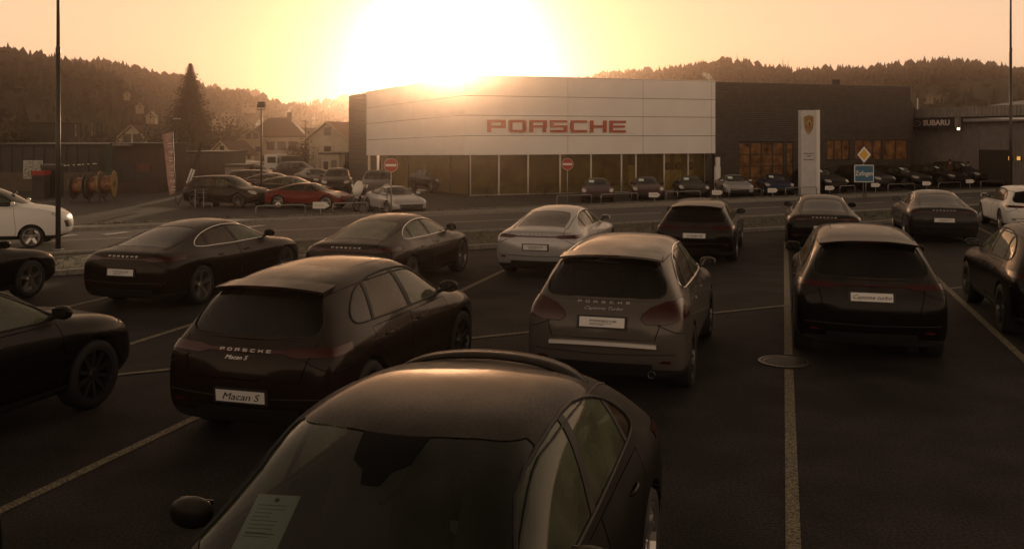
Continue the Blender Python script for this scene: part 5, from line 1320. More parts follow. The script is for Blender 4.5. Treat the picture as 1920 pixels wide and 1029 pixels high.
# flagpoles with small furled flags
for i, (px, yt) in enumerate(((129, 232), (140, 230), (151, 230), (161, 233), (170, 228), (181, 227), (190, 231))):
    p = ground_at(px, 80); H = H_(px, yt, 80); o = thing('flagpole', ['first', 'second', 'third', 'middle', 'fifth', 'sixth', 'last'][i] + ' flagpole from the left in the row above the low shop', 'flagpole', p, 0, 'row of flagpoles behind the low shop')
    MB().tube([(0, 0, 0), (0, 0, H)], [.06, .035], 8).build('pole', m_dpole, o, True)
    vs = [(0, 0, H - .05), (.12, .03, H - .25), (.05, -.04, H - .6), (.16, .02, H - 1.1), (.03, 0, H - 1.3)]
    mesh_obj('furled_flag', [(.03, 0, z) for x, y, z in vs] + vs[:0] + [(x + .03, y, z) for x, y, z in vs], [(k, k + 1, k + 6, k + 5) for k in range(4)], m_wall_o if i in (1, 4) else m_dpole, o)
# feather banners
m_ban = nmat('banner_cloth', 3, (.34, .18, .16), (.48, .34, .30), .8)
c0 = ground_at(322, 50)
o = thing('feather_banner', 'pinkish upright feather banner with vertical lettering before the dark kiosk', 'banner', c0)
def rel(px, py, Z=50): return at(px, py, Z) - c0
MB().tube([rel(331, 388), rel(329, 365), rel(323.5, 247)], .025, 6).build('pole', m_dpole, o, True)
L_ = [rel(304, 253), rel(307, 275), rel(311, 310), rel(315, 345), rel(318, 367)]; R_ = [rel(323, 247), rel(324.5, 275), rel(326, 310), rel(327.5, 345), rel(328, 362)]
vs = [v for q in zip(L_, R_) for v in q]; vs += [v + Vector((0, .015, 0)) for v in vs]
mesh_obj('sail', [v + Vector((0, -.03 + .03 * (i % 3), 0)) for i, v in enumerate(vs[:10])] + [v + Vector((0, .02, 0)) for v in vs[10:]], [(2 * i, 2 * i + 1, 2 * i + 3, 2 * i + 2) for i in range(4)] + [(10 + 2 * i, 12 + 2 * i, 13 + 2 * i, 11 + 2 * i) for i in range(4)], m_ban, o)
mm = MB()
for k in range(7):
    c = rel(319.5 + k * 1.05, 272 + k * 13.5) + Vector((0, -.07, 0)); s_ = .11
    for q in ((-1, -.9, 1, -.5), (-1, .5, 1, .9)) if k % 2 == 0 else ((-1, -.2, 1, .2), (.5, -.9, 1, .9)):
        mm.box(c.x + q[0] * s_, c.x + q[2] * s_, c.y - .006, c.y, c.z + q[1] * s_, c.z + q[3] * s_)
mm.build('lettering', mat('banner_letters', (.75, .68, .60), .7), o)['kind'] = 'stuff'
c0 = ground_at(345, 49)
o = thing('leaning_banner', 'narrow dark banner leaning to the right with red and white foot', 'banner', c0)
def rel2(px, py): return at(px, py, 49) - c0
MB().tube([rel2(330, 392), rel2(347, 358), rel2(378, 275), rel2(386, 252)], [.03, .03, .025, .012], 6).build('pole', m_dpole, o, True)
ctr = [(345, 364, 3), (352, 345, 6), (362, 318, 6), (371, 292, 4), (378, 268, 2)]
vs = []; 
for x, y, w2 in ctr: vs += [rel2(x - w2 / 2, y - 2) + Vector((0, -.05, 0)), rel2(x + w2 / 2 + 1, y + 1) + Vector((0, .02, 0))]
mi = [0, 1, 2, 2]; mesh_obj('sail', vs, [(2 * i, 2 * i + 1, 2 * i + 3, 2 * i + 2) for i in range(4)], [m_cr, m_swh, m_dark_w], o, mi)
# copper coiled drums on stands
m_coil = nmat('copper_coil', 6, (.07, .03, .02), (.36, .17, .08), .4, stretch=(1, 8, 1), lo=.4, hi=.6); m_rimw = nmat('drum_rim', 5, (.07, .06, .055), (.13, .11, .10), .6)
for i, (px, cy, lab) in enumerate(((151, 349, 'left copper coiled drum beside the lamp post'), (182, 347, 'middle copper coiled drum between two others'), (201, 345, 'right coiled drum with a bright golden rim by the green corner'))):
    Z = 52; p = ground_at(px, Z); c = at(px, cy, Z).z - p.z; o = thing('cable_drum', lab, 'drum', p, R(20), 'coiled drums beside the dark shop'); r = .72; T = Matrix.Translation((0, 0, c))
    MB().lathe([(r * .62, -.30), (r * .66, -.15), (r * .62, 0), (r * .66, .15), (r * .62, .30)], 22, 'x' if 0 else 'y', T=T @ Matrix.Rotation(R(70 if i < 2 else 80), 4, 'Z')).build('coil', m_coil, o, False)
    for sg in (-1, 1):
        T2 = T @ Matrix.Rotation(R(70 if i < 2 else 80), 4, 'Z')
        MB().lathe([(r * .25, sg * .34), (r, sg * .34), (r * 1.02, sg * .36), (r, sg * .39), (r * .25, sg * .39)], 26, 'y', T=T2).build('flange', m_rimw if i < 2 else m_gold, o)
    MB().tube([(-.5, .2, -.05), (0, .2, c), (.5, .2, -.05)], .04, 6).tube([(-.5, -.2, -.05), (0, -.2, c), (.5, -.2, -.05)], .04, 6).build('stand', m_dpole, o)
p = ground_at(77, 55); o = thing('waste_bin', 'dark waste bin with an orange-red lid under the posters', 'bin', p); bx('body', m_dark_w, o, -.36, .36, -.36, .36, 0, 1.35); bx('lid', m_cr, o, -.40, .40, -.40, .40, 1.353, 1.62); bx('opening', m_blk, o, -.25, .25, -.41, -.402, 1.0, 1.2)
p = ground_at(98, 56); o = thing('recycling_cabinet', 'tall dark cabinet right of the red-lidded bin', 'cabinet', p); bx('body', m_dark_w, o, -.5, .5, -.4, .4, 0, 1.9); bx('top', m_conc, o, -.54, .54, -.44, .44, 1.903, 1.98); bx('door', m_blk, o, -.4, .4, -.42, -.403, .2, 1.7)
# wire fence between banner and red car
k0 = uv(-1, 41.6)
p0, p1 = ground_at(366, 47.5), ground_at(458, 49); o = thing('wire_fence', 'low wire fence before the dark off-roader', 'fence', p0); d = p1 - p0; n = 6
for k in range(n + 1): q = d * k / n; MB().tube([q + Vector((0, 0, -.1)), q + Vector((0, 0, .95))], .022, 6).build('post', m_galv, o)
for zz in (.25, .5, .75, .92): MB().tube([Vector((0, .0, zz)), d + Vector((0, 0, zz))], .008, 4).build('wire', m_galv, o)
# ---------------------------------------------------------------- parked vehicles of the dealer's rear yard
def van(label, px, py, Z, rz, wall, L=4.8, W=1.9, H=2.1, group=None, kind='van'):
    p = ground_at(px, Z); o = thing('parked_van', label, kind, p, rz, group); a, w = L / 2, W / 2
    prof = [(-a, .35), (-a, H - .15), (-a + .15, H), (a - 1.5, H), (a - .85, H * .60), (a - .1, H * .48), (a, .75), (a, .35)]
    n = len(prof); vs = [(x, -w, z) for x, z in prof] + [(x, w, z) for x, z in prof]
    vs = [(x, y * (.9 if z > H * .8 else 1), z) for x, y, z in vs]
    mesh_obj('body', vs, [tuple(range(n)), tuple(range(2 * n - 1, n - 1, -1))] + [(i, n + i, n + (i + 1) % n, (i + 1) % n) for i in range(n)], wall, o)
    x0, z0, x1, z1 = a - 1.47, H * .96, a - .88, H * .63
    vs = [(x0, -w * .82, z0), (x0, w * .82, z0), (x1, w * .92, z1), (x1, -w * .92, z1)]; mesh_obj('windscreen', [Vector(v) + Vector((.03, 0, .02)) for v in vs], [(0, 1, 2, 3)], m_win, o)
    for s in (1, -1):
        mesh_obj('side_window', [(a - 1.5, s * (w + .01), H * .62), (a - 1.0, s * (w + .01), H * .62), (a - 1.45, s * (w * .91 + .02), H * .92), (a - 2.2, s * (w * .91 + .02), H * .92), (a - 2.2, s * (w + .01), H * .62)], [(0, 1, 2, 3, 4)], m_win, o)
        bx('headlight', MT['lens'], o, a - .06, a + .02, s * w * .62 - .14, s * w * .62 + .14, .78, .95)
        for xx in (a - .95, -a + .9): wheel_parts(.33, .22, 'five', o, Vector((xx, s * (w - .12), .33)), s)
    bx('grille', MT['trim'], o, a - .03, a + .015, -w * .4, w * .4, .55, .72)
    return o
van('white delivery van facing the road in the rear yard, beside the floodlight mast', 545, 0, 80, R(-70), MT['white'], H=2.0)
van('second white van half hidden behind the first one in the rear yard', 512, 0, 88, R(-80), MT['silver'], H=1.9)
van('white box caravan van parked in front of the white house', 628, 0, 78, R(-75), MT['white'], L=5, W=2.3, H=2.35)
o, w, h = block('white_cabin', 'small white site cabin with dark window before the white house', 'cabin', 601, 636, 290, 74, 2.5, m_wall_w); bx('window', m_win, o, -.5, -.15, -.03, -.003, h * .45, h * .75); bx('door', m_conc, o, .1, .55, -.03, -.003, .1, h * .8)
o, w, h = block('trailer_box', 'pale flat box trailer left of the dark estate cars in the rear yard', 'trailer', 422, 459, 313, 66, 2.2, nmat('trailer_pink_grey', 2, (.30, .24, .22), (.36, .30, .27), .6)); bx('tail_board', m_alu, o, -w / 2 + .05, w / 2 - .05, -.04, -.003, .5, h * .5)
for s_ in (-1, 1): MB().lathe([(.001, -.1), (.3, -.1), (.3, .1), (.001, .1)], 14, 'y', T=Matrix.Translation((s_ * .35, .3, .0))).build('wheel', MT['tyre'], o)
p = ground_at(480, 86); o = thing('flatbed_truck', 'dark flatbed truck with pale bed behind the floodlight mast', 'truck', p, R(-8)); bx('cab', MT['white'], o, 1.2, 2.6, -.95, .95, .5, 2.0); bx('load_bed', m_alu, o, -3, 1.1, -1, 1, .85, 1.35); bx('cab_window', m_win, o, 1.5, 2.3, -.965, -.953, 1.25, 1.8)
for x in (-2.1, 1.9):
    for s_ in (1, -1): wheel_parts(.4, .25, 'five', o, Vector((x, s_ * .85, .4)), s_)
# ---------------------------------------------------------------- cars
PR = {}
def proto(key, S, lev=2, **o): PR[key] = make_car(S, 'parked_car', lev, o)[0]
BLOB = dict(kind='blob', poly=[(.44, .93), (.50, .88), (.72, .88), (.93, .94), (1.02, .99), (1.02, 1.08), (.90, 1.13), (.72, 1.12), (.55, 1.06), (.46, .99)], z0=.9, z1=1.1, y0=.4, zs=(.98, 1.0))
MAC = car_scaled(SUV, 4.70, 1.93, 1.62, plate_z=.55, badge_z=.965)
CAY2 = car_scaled(SUV, 4.85, 1.94, 1.70, tail=BLOB, plate_z=.885, badge_z=1.095)
CAY3 = car_scaled(SUV, 4.92, 1.98, 1.69, plate_z=.90, badge_z=1.02); CAY3['tail'] = dict(CAY3['tail'], z0=1.0, z1=1.07, zs=(1.03, 1.05))
ST = car_scaled(SUV, 5.0, 1.93, 1.43, wr=.355, zb=.18, plate_z=.67, badge_z=.88)
PAN = dict(FB, plate_z=.67)
COUPE = dict(SUV, r8=[(.50, .60, 1.30), (.72, .63, 1.38), (1.05, .655, 1.48), (1.65, .69, 1.605), (2.4, .69, 1.62), (2.72, .675, 1.565), (3.12, .715, 1.33), (3.55, .775, 1.085), (4.0, .56, 1.045), (4.38, .5, .99), (4.62, .45, .87)],
 r10=[(.46, 1.36), (.7, 1.45), (1.05, 1.57), (1.65, 1.65), (2.2, 1.67), (2.82, 1.625), (3.25, 1.38), (3.74, 1.11), (4.08, 1.085), (4.45, 1.01), (4.72, .86)],
 dlo=[(3.42, 1.10), (3.18, 1.27), (2.84, 1.475), (2.5, 1.545), (2.0, 1.56), (1.6, 1.51), (1.25, 1.40), (1.02, 1.27), (.98, 1.20), (1.08, 1.165), (1.5, 1.15), (2.4, 1.125)],
 rw=[(.58, 1.135), (.60, 1.17), (.55, 1.28), (.5, 1.31), (.25, 1.33)], ws=[(.75, 1.155), (.645, 1.565), (.35, 1.595)])
COUPE = car_scaled(COUPE, 4.9, 2.0, 1.66, wr=.38)
S911 = car_scaled(FB, 4.5, 1.86, 1.30, wr=.335, plate_z=.55); S911['head'] = [(.60, .66), (.66, .76), (.76, .79), (.84, .76), (.86, .68), (.80, .61), (.68, .60)]
S911['pil'] = [(S911['pil'][0][0] - .05, S911['pil'][0][1] - .05, .04), (1.05, 1.1, .02)]
MPV = car_scaled(SUV, 4.73, 1.86, 1.88, wr=.33)
MPV['st'] = [(a, b_, c, d) if i < 7 else (a + [0, .22, .42, .47, .33, .12, .02][min(i - 6, 6)] * .6, b_ + [0, .30, .50, .55, .38, .15, .02][min(i - 6, 6)] * .6, c + .35 * (i in (7, 8)), d + .35 * (i in (7, 8))) for i, (a, b_, c, d) in enumerate(MPV['st'])]
proto('macan', MAC, 2, spoiler='roof', plate='Macan S', psize=.095, badge_w=.55, script='Macan S', script_z=.90, script_y=.08, sunroof=True, rimstyle='multi')
proto('cay2', CAY2, 2, spoiler='roof', plate='word', badge_w=.62, script='Cayenne Turbo', script_z=1.03, wiper=True, chrome=True, rimstyle='multi', exhaust=True)
proto('cay3', CAY3, 2, spoiler='roof', plate='Cayenne turbo', psize=.075, psx=1.05, sunroof=True, rack=False, rimstyle='multi', badge=False)
proto('turismo', ST, 2, spoiler='roof', plate='e-hybrid', psize=.085, badge=False, chrome=False)
proto('pan', PAN, 2, plate='word', chrome=True, badge_w=.60)
proto('coupe', COUPE, 3, spoiler='hoop', rimstyle='twin', housing=True, mdx=-.36)
proto('sport', S911, 2, badge_w=.5, rimstyle='five')
# bright bar across the grey car's tailgate
def rearbar(key, z, hw, name='chrome_bar'):
    r_ = PR[key]; b = [c for c in r_.children if c.name.startswith('body')][0]
    tg_b = [c for c in r_.children if c.name.startswith('tailgate')]; L = r_['L']
    pts = [Vector((-L / 2 + .012 + .10 * (y / .97) ** 2 - .012, y, z - .015 * (abs(y) / hw) ** 2)) for y in [hw * (-1 + 2 * k / 12) for k in range(13)]]
    vs = []; fs = []
    for p in pts: vs += [p + Vector((-.012, 0, -.02)), p + Vector((-.012, 0, .018)), p + Vector((.05, 0, .018)), p + Vector((.05, 0, -.02))]
    for i in range(12):
        for k in range(4): fs.append((i * 4 + k, i * 4 + (k + 1) % 4, i * 4 + 4 + (k + 1) % 4, i * 4 + 4 + k))
    mesh_obj(name, vs, fs, mat('chrome_sky_sheen', (.72, .70, .68), .35, .2), r_)  # pale, barely metallic colour stands in for sky reflected by the chrome
rearbar('cay2', .655, .62)
used = set(); GRPN = 'cars parked in the near lot'; GRPF = 'cars lined up on the forecourt'
def put(key, label, rear, hd, paintm, group, front=False, extra=None, z=None, scl=None):
    src = PR[key]; o = src if key not in used else copy_tree(src); used.add(key)
    L = src['L']; h = Vector((math.sin(R(hd)), math.cos(R(hd)))); c = Vector(rear) + h * (L / 2 if not front else -L / 2)
    o['label'] = label; o['category'] = 'car'; o['group'] = group
    o.location = (c.x, c.y, (hgt(c.x, c.y) if z is None else z)); o.rotation_euler = (0, 0, R(90 - hd)); o['pm'] = paintm
    if scl: o.scale = scl
    PAINTED.append((o, paintm, extra)); return o
PAINTED = []
HD = 16.2
n1 = put('coupe', 'large frosted black coupe-backed car facing us in the foreground, price sheet in its windscreen', (.22, 7.15), HD + 180, 'blackroof', GRPN, extra={'windscreen': 'wsfog', 'side_window': 'glass'})
put('macan', 'dark brown-black off-roader with full-width light band and slanted script plate, left of the foreground car', (-2.58, 8.8), HD, 'darkbrown', GRPN)
put('cay2', 'grey off-roader with red almond tail lamps and a bright bar below its plate', (1.01, 10.6), HD, 'grey', GRPN, extra={'tail_light': 'lampdark'})
put('cay3', 'black off-roader with a white script plate, parked right of the manhole cover', (4.69, 12.15), HD, 'black', GRPN)
put('macan', 'black off-roader cut by the right edge, three amber side windows showing', (8.15, 13.2), HD, 'black', GRPN, extra={'side_window': 'glass', 'quarter_window': 'glass'})
put('macan', 'black off-roader at the left edge, only its rounded bonnet, mirror and front wheel showing', (-6.55, 7.05), HD, 'black', GRPN, extra={'side_window': 'glass'})
put('pan', 'dark long fastback with silver rear wheel and a blank white plate, third row left', (-6.75, 16.05), HD, 'darkbrown', GRPN)
put('pan', 'dark saloon at the left edge behind the lamp post foot, only its bonnet showing', (-11.0, 13.9), HD, 'black', GRPN)
put('pan', 'brown fastback with bright trimmed side windows and a pale rear window', (-3.12, 17.3), HD, 'darkbrown', GRPN, extra={'rear_window': 'glassfilm', 'side_window': 'glass', 'quarter_window': 'glass'})
put('pan', 'silver-white fastback with dark light band, under the sunlit road', (.48, 19.66), HD, 'silver', GRPN)
put('turismo', 'black estate with script plate, between the silver-white fastback and the parking line end', (4.29, 22.0), HD, 'black', GRPN)
put('pan', 'black fastback without a visible plate, right of the parking line end', (7.97, 23.8), HD, 'black', GRPN)
put('pan', 'dark grey fastback with a white plate, front row below the town sign', (12.1, 26.1), HD, 'darkgrey', GRPN)
put('turismo', 'white car cut by the right edge beyond the dark grey fastback', (16.1, 28.4), HD, 'white', GRPN)
put('macan', 'sliver of a dark car at the lower left corner of the picture', (-3.74, 5.8), HD + 180, 'black', GRPN)
# forecourt line, all facing the road
def fc(key, label, px, paintm, hd=184, vn=42.3, dz=0, extra=None, group=GRPF):
    k = (px - 960) / F; Y = vn / (RN.x * k + RN.y); X = k * Y; L = PR[key]['L']
    h = Vector((math.sin(R(hd)), math.cos(R(hd)))); nose = Vector((X, Y)); rear = nose - h * L
    return put(key, label, rear, hd, paintm, group, extra=extra)
ex = {'windscreen': 'glassw'}
fc('sport', 'plum sports car nearest the no-entry sign on the forecourt', 1121, 'purple'); fc('sport', 'second plum sports car, behind the white arrow board', 1217, 'purple')
fc('sport', 'black sports car with pale windscreen before the display boards', 1304, 'black'); fc('sport', 'silver-grey sports car by the small white totem', 1388, 'silver', 184)
fc('sport', 'dark blue sports car left of the crest pylon', 1465, 'blue', 186)
fc('macan', 'black off-roader right of the crest pylon with greenish windscreen', 1576, 'black', 166); fc('macan', 'dark car half hidden behind the town sign', 1668, 'darkgrey', 160); fc('turismo', 'black low car between the town sign and the garage', 1738, 'black', 158)
fc('turismo', 'brown-black low car before the middle of the garage wall', 1805, 'darkbrown', 156); fc('macan', 'black off-roader before the garage people', 1852, 'black', 157); fc('macan', 'white off-roader behind the right lamp post', 1912, 'white', 158)
fc('turismo', 'pale estate roof peeping over the dark cars, nearest the showroom corner', 1742, 'silver', 150, vn=49); fc('turismo', 'white car roof right of the pale estate in the second line', 1765, 'white', 150, vn=47)
# rear yard on the left
def yd(key, label, px, Z, paintm, hd, extra=None, group='cars in the rear yard'):
    X = (px - 960) / F * Z; h = Vector((math.sin(R(hd)), math.cos(R(hd)))); L = PR[key]['L']
    return put(key, label, Vector((X, Z)) - h * L / 2, hd, paintm, group, extra=extra)
yd('macan', 'dark off-roader with pale windscreen left of the floodlight mast, nose to the right', 428, 48.5, 'darkbrown', 112)
yd('sport', 'red sports car side-on behind the white arrow board', 582, 47.5, 'red', 104, extra={'side_window': 'glassw', 'quarter_window': 'glassw'})
yd('sport', 'silver sports car facing the road left of the no-entry sign', 741, 44.3, 'silver', 152)
yd('pan', 'dark car directly behind the red sports car', 545, 52.5, 'darkbrown', 108); yd('pan', 'second dark car in the line behind the red sports car', 515, 57, 'purple', 108); yd('turismo', 'third dark car roof in the line behind the red sports car', 490, 62, 'darkgrey', 108)
yd('macan', 'farther off-roader behind the three car roofs, by the trailer', 480, 68, 'black', 120)
yd('macan', 'large dark off-roader seen from the front below the white cabin', 632, 60, 'darkbrown', 172); yd('pan', 'dark car between the white vans and the off-roader', 592, 66, 'black', 150); yd('macan', 'brown off-roader behind the silver sports car, by the ribbed wall', 706, 56, 'grey', 175)
yd('macan', 'dark car seen inside the glass corner of the showroom', 815, 62, 'black', 150); yd('macan', 'dark estate beyond the white delivery van', 560, 76, 'darkgrey', 130)
# the white people carrier on the road
PR['mpv'] = make_car(MPV, 'people_carrier', 2, dict(badge=False, rimstyle='five', noexhaust=True))[0]
wv = yd('mpv', 'white people carrier driving to the right on the road, cut by the left edge', -20, 28.3, 'white', 76, extra={'side_window': 'glassw'}, group=GRPN); del wv['group']; wv['category'] = 'car'
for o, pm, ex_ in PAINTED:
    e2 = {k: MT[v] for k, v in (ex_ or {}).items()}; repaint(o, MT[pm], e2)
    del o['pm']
# price sheets behind windscreens
def sheet_on(car, lx, ly, lz, w, h, tilt, label, cat='price sheet', rx=0, group=None, big=False):
    Mw = Matrix.Translation(car.location) @ Matrix.Rotation(car.rotation_euler.z, 4, 'Z')
    p = Mw @ Vector((lx, ly, lz)); o = thing('price_sheet', label, cat, p, car.rotation_euler.z, group)
    T = Matrix.Rotation(tilt, 4, 'Y') @ Matrix.Rotation(rx, 4, 'Z')
    MB().box(-h / 2, h / 2, -w / 2, w / 2, -.001, .001, T=T).build('paper', MT['paper'], o)
    if big:
        mm = MB(); r_ = random.Random(2)
        for k in range(9):
            yy = h * (.30 - .07 * k); mm.box(-yy - .003, -yy + .003, -w * .38, w * (.0 + .3 * r_.random()), .0015, .0025, T=T)
        mm.build('fine_print', mat_cache('print_grey', (.30, .36, .34), .8), o)['kind'] = 'stuff'
        MB().box(h * .20, h * .215, -w * .36, w * .30, .0015, .0025, T=T).build('rule_line', MT['ink'], o)
        MB().prism(circle(.012, 12), .0015, .0025, T @ Matrix.Translation((-h * .40, 0, 0))).build('small_emblem', MT['ink'], o)
    return o
bpy.context.view_layer.update()
# foreground price sheet lies against the windscreen
def ws_point(car, fx, fy):
    w = [c for c in car.children if c.name.startswith('windscreen')][0]; me = w.data
    xs = [v.co.x for v in me.vertices]; x = min(xs) + (max(xs) - min(xs)) * fx
    best = min(me.vertices, key=lambda v: (v.co.x - x) ** 2 + (v.co.y - fy) ** 2); return best.co.copy(), best.normal.copy()
p, n = ws_point(n1, .60, -.42); tilt = math.atan2(n.x, n.z)
sheet_on(n1, p.x - n.x * .03, p.y, p.z - n.z * .03, .21, .30, tilt, 'greenish white printed price sheet behind the foreground windscreen', rx=R(4), big=True)
cnt = 0
names = {'plum sports car nearest': 'price sheet in the plum car nearest the no-entry sign', 'second plum': 'price sheet in the second plum sports car', 'black sports car with': 'price sheet in the black sports car before the display boards', 'silver-grey sports': 'price sheet in the silver-grey sports car', 'dark blue': 'price sheet in the dark blue sports car', 'black off-roader right of': 'price sheet in the black off-roader right of the pylon',
         'black low car': 'price sheet in the black low car near the town sign', 'brown-black low': 'price sheet in the brown-black car before the garage wall', 'black off-roader before the garage': 'price sheet in the black off-roader by the garage people', 'white off-roader behind': 'price sheet in the white off-roader behind the lamp post'}
for o, pm, ex_ in PAINTED:
    for k, lab in names.items():
        if o['label'].startswith(k):
            p, n = ws_point(o, .45, -.36); sheet_on(o, p.x + n.x * .02, p.y, p.z + n.z * .02, .28, .30, math.atan2(n.x, n.z), lab, group='price sheets in the forecourt cars')
# motorcycle
mc = thing('motorcycle', 'white and black motorcycle between the red and silver sports cars', 'motorcycle', ground_at(682, 46), R(-110))
for x in (-.72, .72):
    ring = [(x + .30 * math.cos(a), 0, .31 + .30 * math.sin(a)) for a in [2 * math.pi * k / 20 for k in range(20)]]
    w_ = MB().tube(ring, .05, 6, closed=True).build('wheel', MT['tyre'], mc, True); MB().lathe([(.02, -.03), (.05, -.03), (.05, .03), (.02, .03)], 10, 'y', T=Matrix.Translation((x, 0, .31))).build('hub', MT['rimdark'], w_)
    mm = MB()
    for k in range(6): a = k * math.pi / 3; mm.tube([(x, 0, .31), (x + .26 * math.cos(a), 0, .31 + .26 * math.sin(a))], .012, 4)
    mm.build('spokes', MT['rimdark'], w_)
MB().tube([(-.72, 0, .33), (-.2, 0, .45), (.25, 0, .5), (.45, 0, .95)], .05, 6).tube([(.72, .09, .31), (.45, .09, 1.0)], .03, 6).tube([(.72, -.09, .31), (.45, -.09, 1.0)], .03, 6).build('frame', MT['trim'], mc, True)
MB().tube([(-.95, 0, .95), (-.75, 0, .86), (-.3, 0, .80), (.0, 0, .88), (.3, 0, .98), (.42, 0, .95)], [.04, .12, .16, .19, .18, .08], 10).build('tank_and_seat', MT['trim'], mc, True)
MB().tube([(.62, 0, .72), (.66, 0, .95), (.52, 0, 1.15), (.40, 0, 1.42)], [.13, .24, .26, .13], 12).build('fairing', m_swh, mc, True); MB().tube([(.38, -.38, 1.05), (.45, -.12, 1.08), (.45, .12, 1.08), (.38, .38, 1.05)], .018, 6).build('handlebar', MT['trim'], mc)
for s_ in (1, -1): MB().tube([(-.35, s_ * .22, .65), (-.8, s_ * .22, .65)], [.16, .14], 8).build('pannier', m_swh, mc); MB().tube([(.42, s_ * .38, 1.1), (.40, s_ * .42, 1.28)], [.02, .06], 6).build('mirror', m_swh, mc)
bx('engine', MT['rimdark'], mc, -.2, .3, -.16, .16, .28, .62); bx('number_plate', m_swh, mc, .70, .71, -.09, .09, .6, .72)
# people by the garage: one skinned figure each, in dark winter clothes
def person(label, px, Z, top, rz, seed, coat):
    p = ground_at(px, Z); r_ = random.Random(seed)
    J = [((0, 0, .95), .15), ((0, 0, 1.20), .16), ((0, 0, 1.42), .17), ((0, 0, 1.52), .065), ((.02, 0, 1.60), .085), ((.02, 0, 1.72), .085),
         ((0, .19, 1.42), .07), ((.03, .27, 1.15), .055), ((.18, .22, .98), .04), ((0, -.19, 1.42), .07), ((.0, -.27, 1.15), .055), ((.15, -.24, .95), .04),
         ((0, .10, .88), .11), ((.03, .12, .50), .075), ((-.02, .13, .10), .05), ((.14, .14, .04), .045), ((0, -.10, .88), .11), ((.0, -.12, .50), .075), ((-.05, -.13, .10), .05), ((.11, -.14, .04), .045)]
    E = [(0, 1), (1, 2), (2, 3), (3, 4), (4, 5), (2, 6), (6, 7), (7, 8), (2, 9), (9, 10), (10, 11), (0, 12), (12, 13), (13, 14), (14, 15), (0, 16), (16, 17), (17, 18), (18, 19)]
    me = bpy.data.meshes.new('person'); me.from_pydata([j[0] for j in J], E, []); o = bpy.data.objects.new('tmp', me); COL.objects.link(o)
    md = o.modifiers.new('k', 'SKIN'); md.use_smooth_shade = True
    for i, v in enumerate(me.skin_vertices[0].data): v.radius = (J[i][1], J[i][1] * (.8 if i < 3 else 1)); v.use_root = (i == 0)
    o.modifiers.new('s', 'SUBSURF').levels = 1
    bpy.context.view_layer.update(); m2 = bpy.data.meshes.new_from_object(o.evaluated_get(bpy.context.evaluated_depsgraph_get())); bpy.data.objects.remove(o)
    m2.materials.clear(); m2.materials.append(coat); m2.materials.append(mat_cache('skin', (.42, .24, .16), .6)); m2.materials.append(mat_cache('dark_trousers', (.02, .02, .025), .8))
    for f in m2.polygons:
        c = f.center; f.material_index = 1 if (c.z > 1.50 or c.z < 1.02 and abs(c.y) > .19 and c.z > .85) else (2 if c.z < .86 else 0); f.use_smooth = True
    b = bpy.data.objects.new('person', m2); COL.objects.link(b); b.location = p; b.rotation_euler = (0, 0, rz); tag(b, label, 'person', 'people by the garage')
    MB().lathe([(.001, 1.83), (.06, 1.82), (.105, 1.76), (.11, 1.68), (.09, 1.62)], 12, T=Matrix.Translation((-.015, 0, 0))).build('hair', MT['seat'], b, True)
person('person in dark red jacket standing behind the black off-roader by the garage', 1781, 67, 0, R(-60), 1, nmat('jacket_red_brown', 5, (.09, .03, .02), (.13, .05, .035), .8))
person('person in dark coat right of the other one, by the garage door', 1815, 66, 0, R(-120), 2, nmat('coat_dark', 5, (.02, .02, .022), (.03, .03, .032), .8))
# small shrubs at the forecourt edge
for i, px in enumerate((905, 1012, 1090)):
    b = WR.T @ Vector((WR.t(px), -.8, 0)); bush('low_shrub', ['low shrub at the glass corner foot under the sunbeam', 'low shrub before the glass left of the first plum car', 'small shrub by the glass beside the no-entry sign'][i], 'shrub', (b.x, b.y, hgt(b.x, b.y)), .7, .8, 90 + i, 500, m_grass)
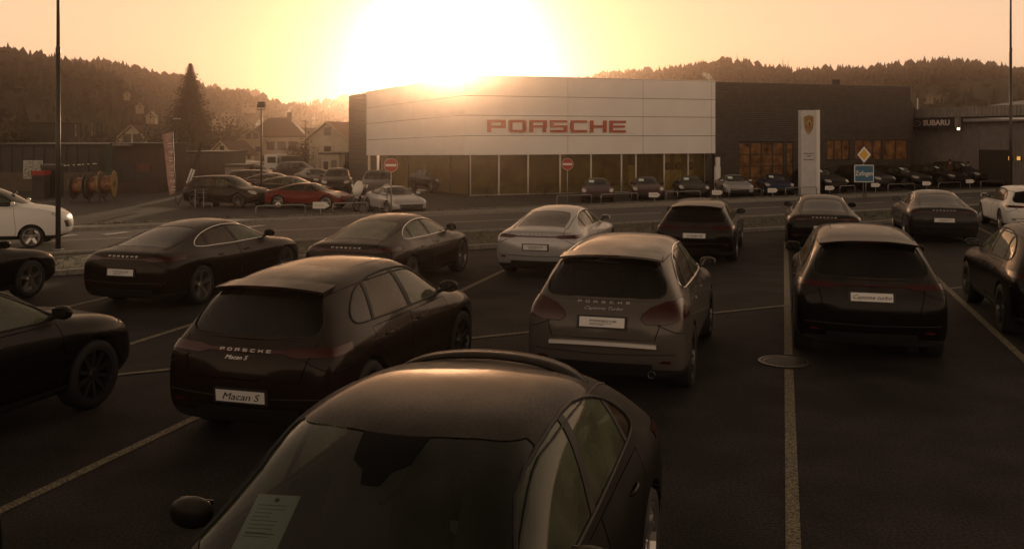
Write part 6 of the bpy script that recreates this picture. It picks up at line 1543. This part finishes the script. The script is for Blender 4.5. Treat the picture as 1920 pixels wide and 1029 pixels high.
# chimney steam: thin drifting plumes
def steam(label, pts, Z, dens):
    P_ = [at(x, y, Z) for x, y, r in pts]; base = P_[0].copy()
    mb = MB(); mb.tube([p - base for p in P_], [r / F * Z for x, y, r in pts], 10)
    m = bpy.data.materials.new('steam'); m.use_nodes = True; t = m.node_tree; t.nodes.clear(); o_ = t.nodes.new('ShaderNodeOutputMaterial'); v = t.nodes.new('ShaderNodeVolumePrincipled')
    v.inputs['Color'].default_value = (.95, .92, .88, 1); v.inputs['Anisotropy'].default_value = .4
    c = t.nodes.new('ShaderNodeTexCoord'); n = t.nodes.new('ShaderNodeTexNoise'); n.inputs['Scale'].default_value = 5 / (max(q[2] for q in pts) / F * Z * 4); n.inputs['Detail'].default_value = 3
    t.links.new(c.outputs['Object'], n.inputs['Vector']); r = t.nodes.new('ShaderNodeMapRange'); r.inputs[1].default_value = .42; r.inputs[2].default_value = .7; r.inputs[4].default_value = dens
    t.links.new(n.outputs['Fac'], r.inputs[0]); t.links.new(r.outputs[0], v.inputs['Density']); t.links.new(v.outputs[0], o_.inputs['Volume'])
    o = mb.build('steam', m, None, True); o.location = base; tag(o, label, 'steam', 'steam plumes over chimneys'); o['kind'] = 'stuff'
steam('bright steam plume rising left of the hipped roof ridge', [(478, 243, 2), (481, 236, 4), (487, 229, 5), (492, 222, 3)], 125, 2.5)
steam('slim bright steam plume above the hipped house roof', [(534, 218, 1.5), (537, 212, 3), (543, 205, 4), (547, 199, 2)], 128, 2.5)
steam('upright white steam plume between hipped house and white house', [(586, 240, 1.5), (587, 230, 3), (588, 222, 4), (590, 214, 2)], 140, 2.0)
steam('small steam puff over the right end of the white panelled box', [(1338, 153, 1.5), (1332, 147, 5), (1325, 142, 6), (1316, 137, 3)], 90, 2.5)
# ---------------------------------------------------------------- haze
hz = bx('haze', None, None, -560, 760, -60, 900, -3.5, 31)
mh_ = bpy.data.materials.new('haze_air'); mh_.use_nodes = True; t = mh_.node_tree; t.nodes.clear()
o_ = t.nodes.new('ShaderNodeOutputMaterial'); v = t.nodes.new('ShaderNodeVolumePrincipled'); v.inputs['Color'].default_value = (1.0, .74, .60, 1); v.inputs['Density'].default_value = .0011; v.inputs['Anisotropy'].default_value = .962
t.links.new(v.outputs[0], o_.inputs['Volume']); hz.data.materials.clear(); hz.data.materials.append(mh_); hz['kind'] = 'stuff'; tag(hz, 'thin golden morning haze over the valley', 'haze')
